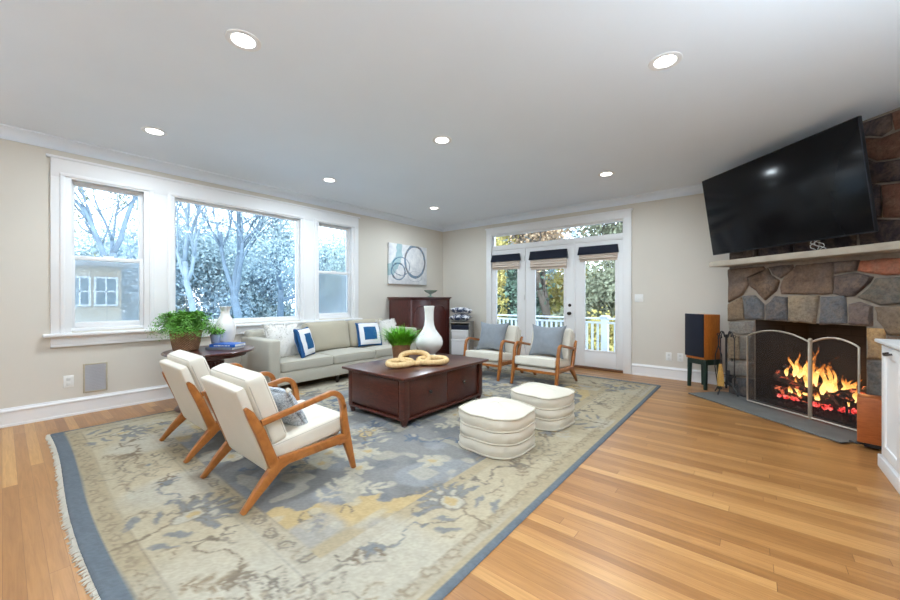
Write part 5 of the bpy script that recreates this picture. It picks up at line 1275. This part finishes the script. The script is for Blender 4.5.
for k, (x, y, h, kk) in enumerate(((-27, 2.2, 9, 'bluegreen'), (-29, 6.4, 9, 'pale'), (-28, 9.5, 9, 'bluegreen'), (-30, 13, 10, 'pale'), (-27, 15.5, 9, 'bluegreen'), (-32, 19, 10, 'blue'), (-25, 4.1, 7, 'blue'), (-26, 11.6, 8, 'blue'), (-24, 17.5, 9, 'pale'), (-26, 8.0, 9, 'bluegreen'), (-31, 10.0, 9, 'blue'), (-25, 6.0, 7, 'bluegreen'), (-31, 7.6, 9, 'blue'))):
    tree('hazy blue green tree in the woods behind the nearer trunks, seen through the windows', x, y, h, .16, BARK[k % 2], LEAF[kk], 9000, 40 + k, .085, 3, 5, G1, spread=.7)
def shrub(label, x, y, rx, ry, rz_, leaf, n, seed, ls, group, z=-1.0, name='shrub'):
    rg = np.random.RandomState(seed); t = thing(name, label, 'shrub', (x, y, z), 0, group); P = rg.normal(0, 1, (400, 3)); P /= np.linalg.norm(P, axis=1)[:, None]; P *= rg.uniform(.35, 1, (400, 1)) ** .5; P[:, 2] = np.abs(P[:, 2]); P *= [rx, ry, rz_]
    m = MB(); leaves(m, rg, P, n, ls, .12 * rx); m.build('foliage', leaf, t, smooth=False)
    m = MB()
    for k in range(6): q = P[rg.randint(400)]; m.tube([(0, 0, 0), tuple(q * .5 + np.array([0, 0, .1])), tuple(q)], [.03, .02, .008], 5)
    m.build('stem', BARK[2], t)
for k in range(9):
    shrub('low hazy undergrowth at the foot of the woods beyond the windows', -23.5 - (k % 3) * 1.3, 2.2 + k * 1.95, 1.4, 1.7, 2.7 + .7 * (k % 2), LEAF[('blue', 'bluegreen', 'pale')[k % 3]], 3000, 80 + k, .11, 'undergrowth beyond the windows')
# beyond the deck
tree('yellow leaved tree left behind the left French door', -8.84, 14.0, 7, .15, BARK[2], LEAF['yellow'], 5000, 61, .09, 3, 5, None, spread=.4)
tree('tall dark evergreen beyond the deck, right half of the left French door', -7.9, 13.5, 7.5, .16, BARK[2], LEAF['green'], 8500, 62, .085, 4, 5, None, low=.2, spread=.35)
tree('rust coloured trunk and leaves in the middle French door', -5.7, 13.0, 9, .20, BARK[2], LEAF['rust'], 3000, 63, .08, 3, 5, None, upr=.8, spread=.3)
tree('blue green tree left in the middle French door', -7.28, 15.0, 9, .17, BARK[1], LEAF['blue'], 6500, 64, .10, 3, 5, None, spread=.5)
tree('dense olive tree filling the right French door', -3.1, 13.2, 6.4, .2, BARK[2], LEAF['olive'], 11000, 65, .075, 4, 5, None, low=.2, spread=.35)
tree('pale olive tree showing in the transom above the right French door', -4.7, 16.5, 9, .2, BARK[2], LEAF['olive'], 9000, 66, .09, 4, 5, None, spread=.5)
for k, (x, y, kk) in enumerate(((-11.5, 21, 'bluegreen'), (-9, 23, 'green'), (-6, 23, 'olive'), (-3, 22, 'green'), (0.5, 20, 'olive'), (-13.5, 18, 'bluegreen'), (-7.9, 18.5, 'bluegreen'), (-6.6, 17.2, 'yellow'))):
    tree('mixed green tree in the background beyond the deck railing', x, y, 9.5, .18, BARK[2], LEAF[kk], 8000, 70 + k, .11, 3, 5, G2, spread=.6, low=.12)
shrub('tall narrow yellow shrub at the left side of the left French door', -7.5, 12.0, .42, .42, 4.6, LEAF['yellow'], 3000, 120, .06, None)
for k, (x, y, kk) in enumerate(((-8.4, 12, 'blue'), (-6.3, 11.6, 'green'), (-4.8, 11.8, 'olive'), (-3.4, 11.2, 'yellow'), (-1.9, 11.6, 'green'))):
    shrub('low shrub directly behind the white deck railing', x, y, .9, .8, 1.7, LEAF[kk], 3200, 95 + k, .06, 'shrubs behind the deck railing')
bpy.context.view_layer.update()
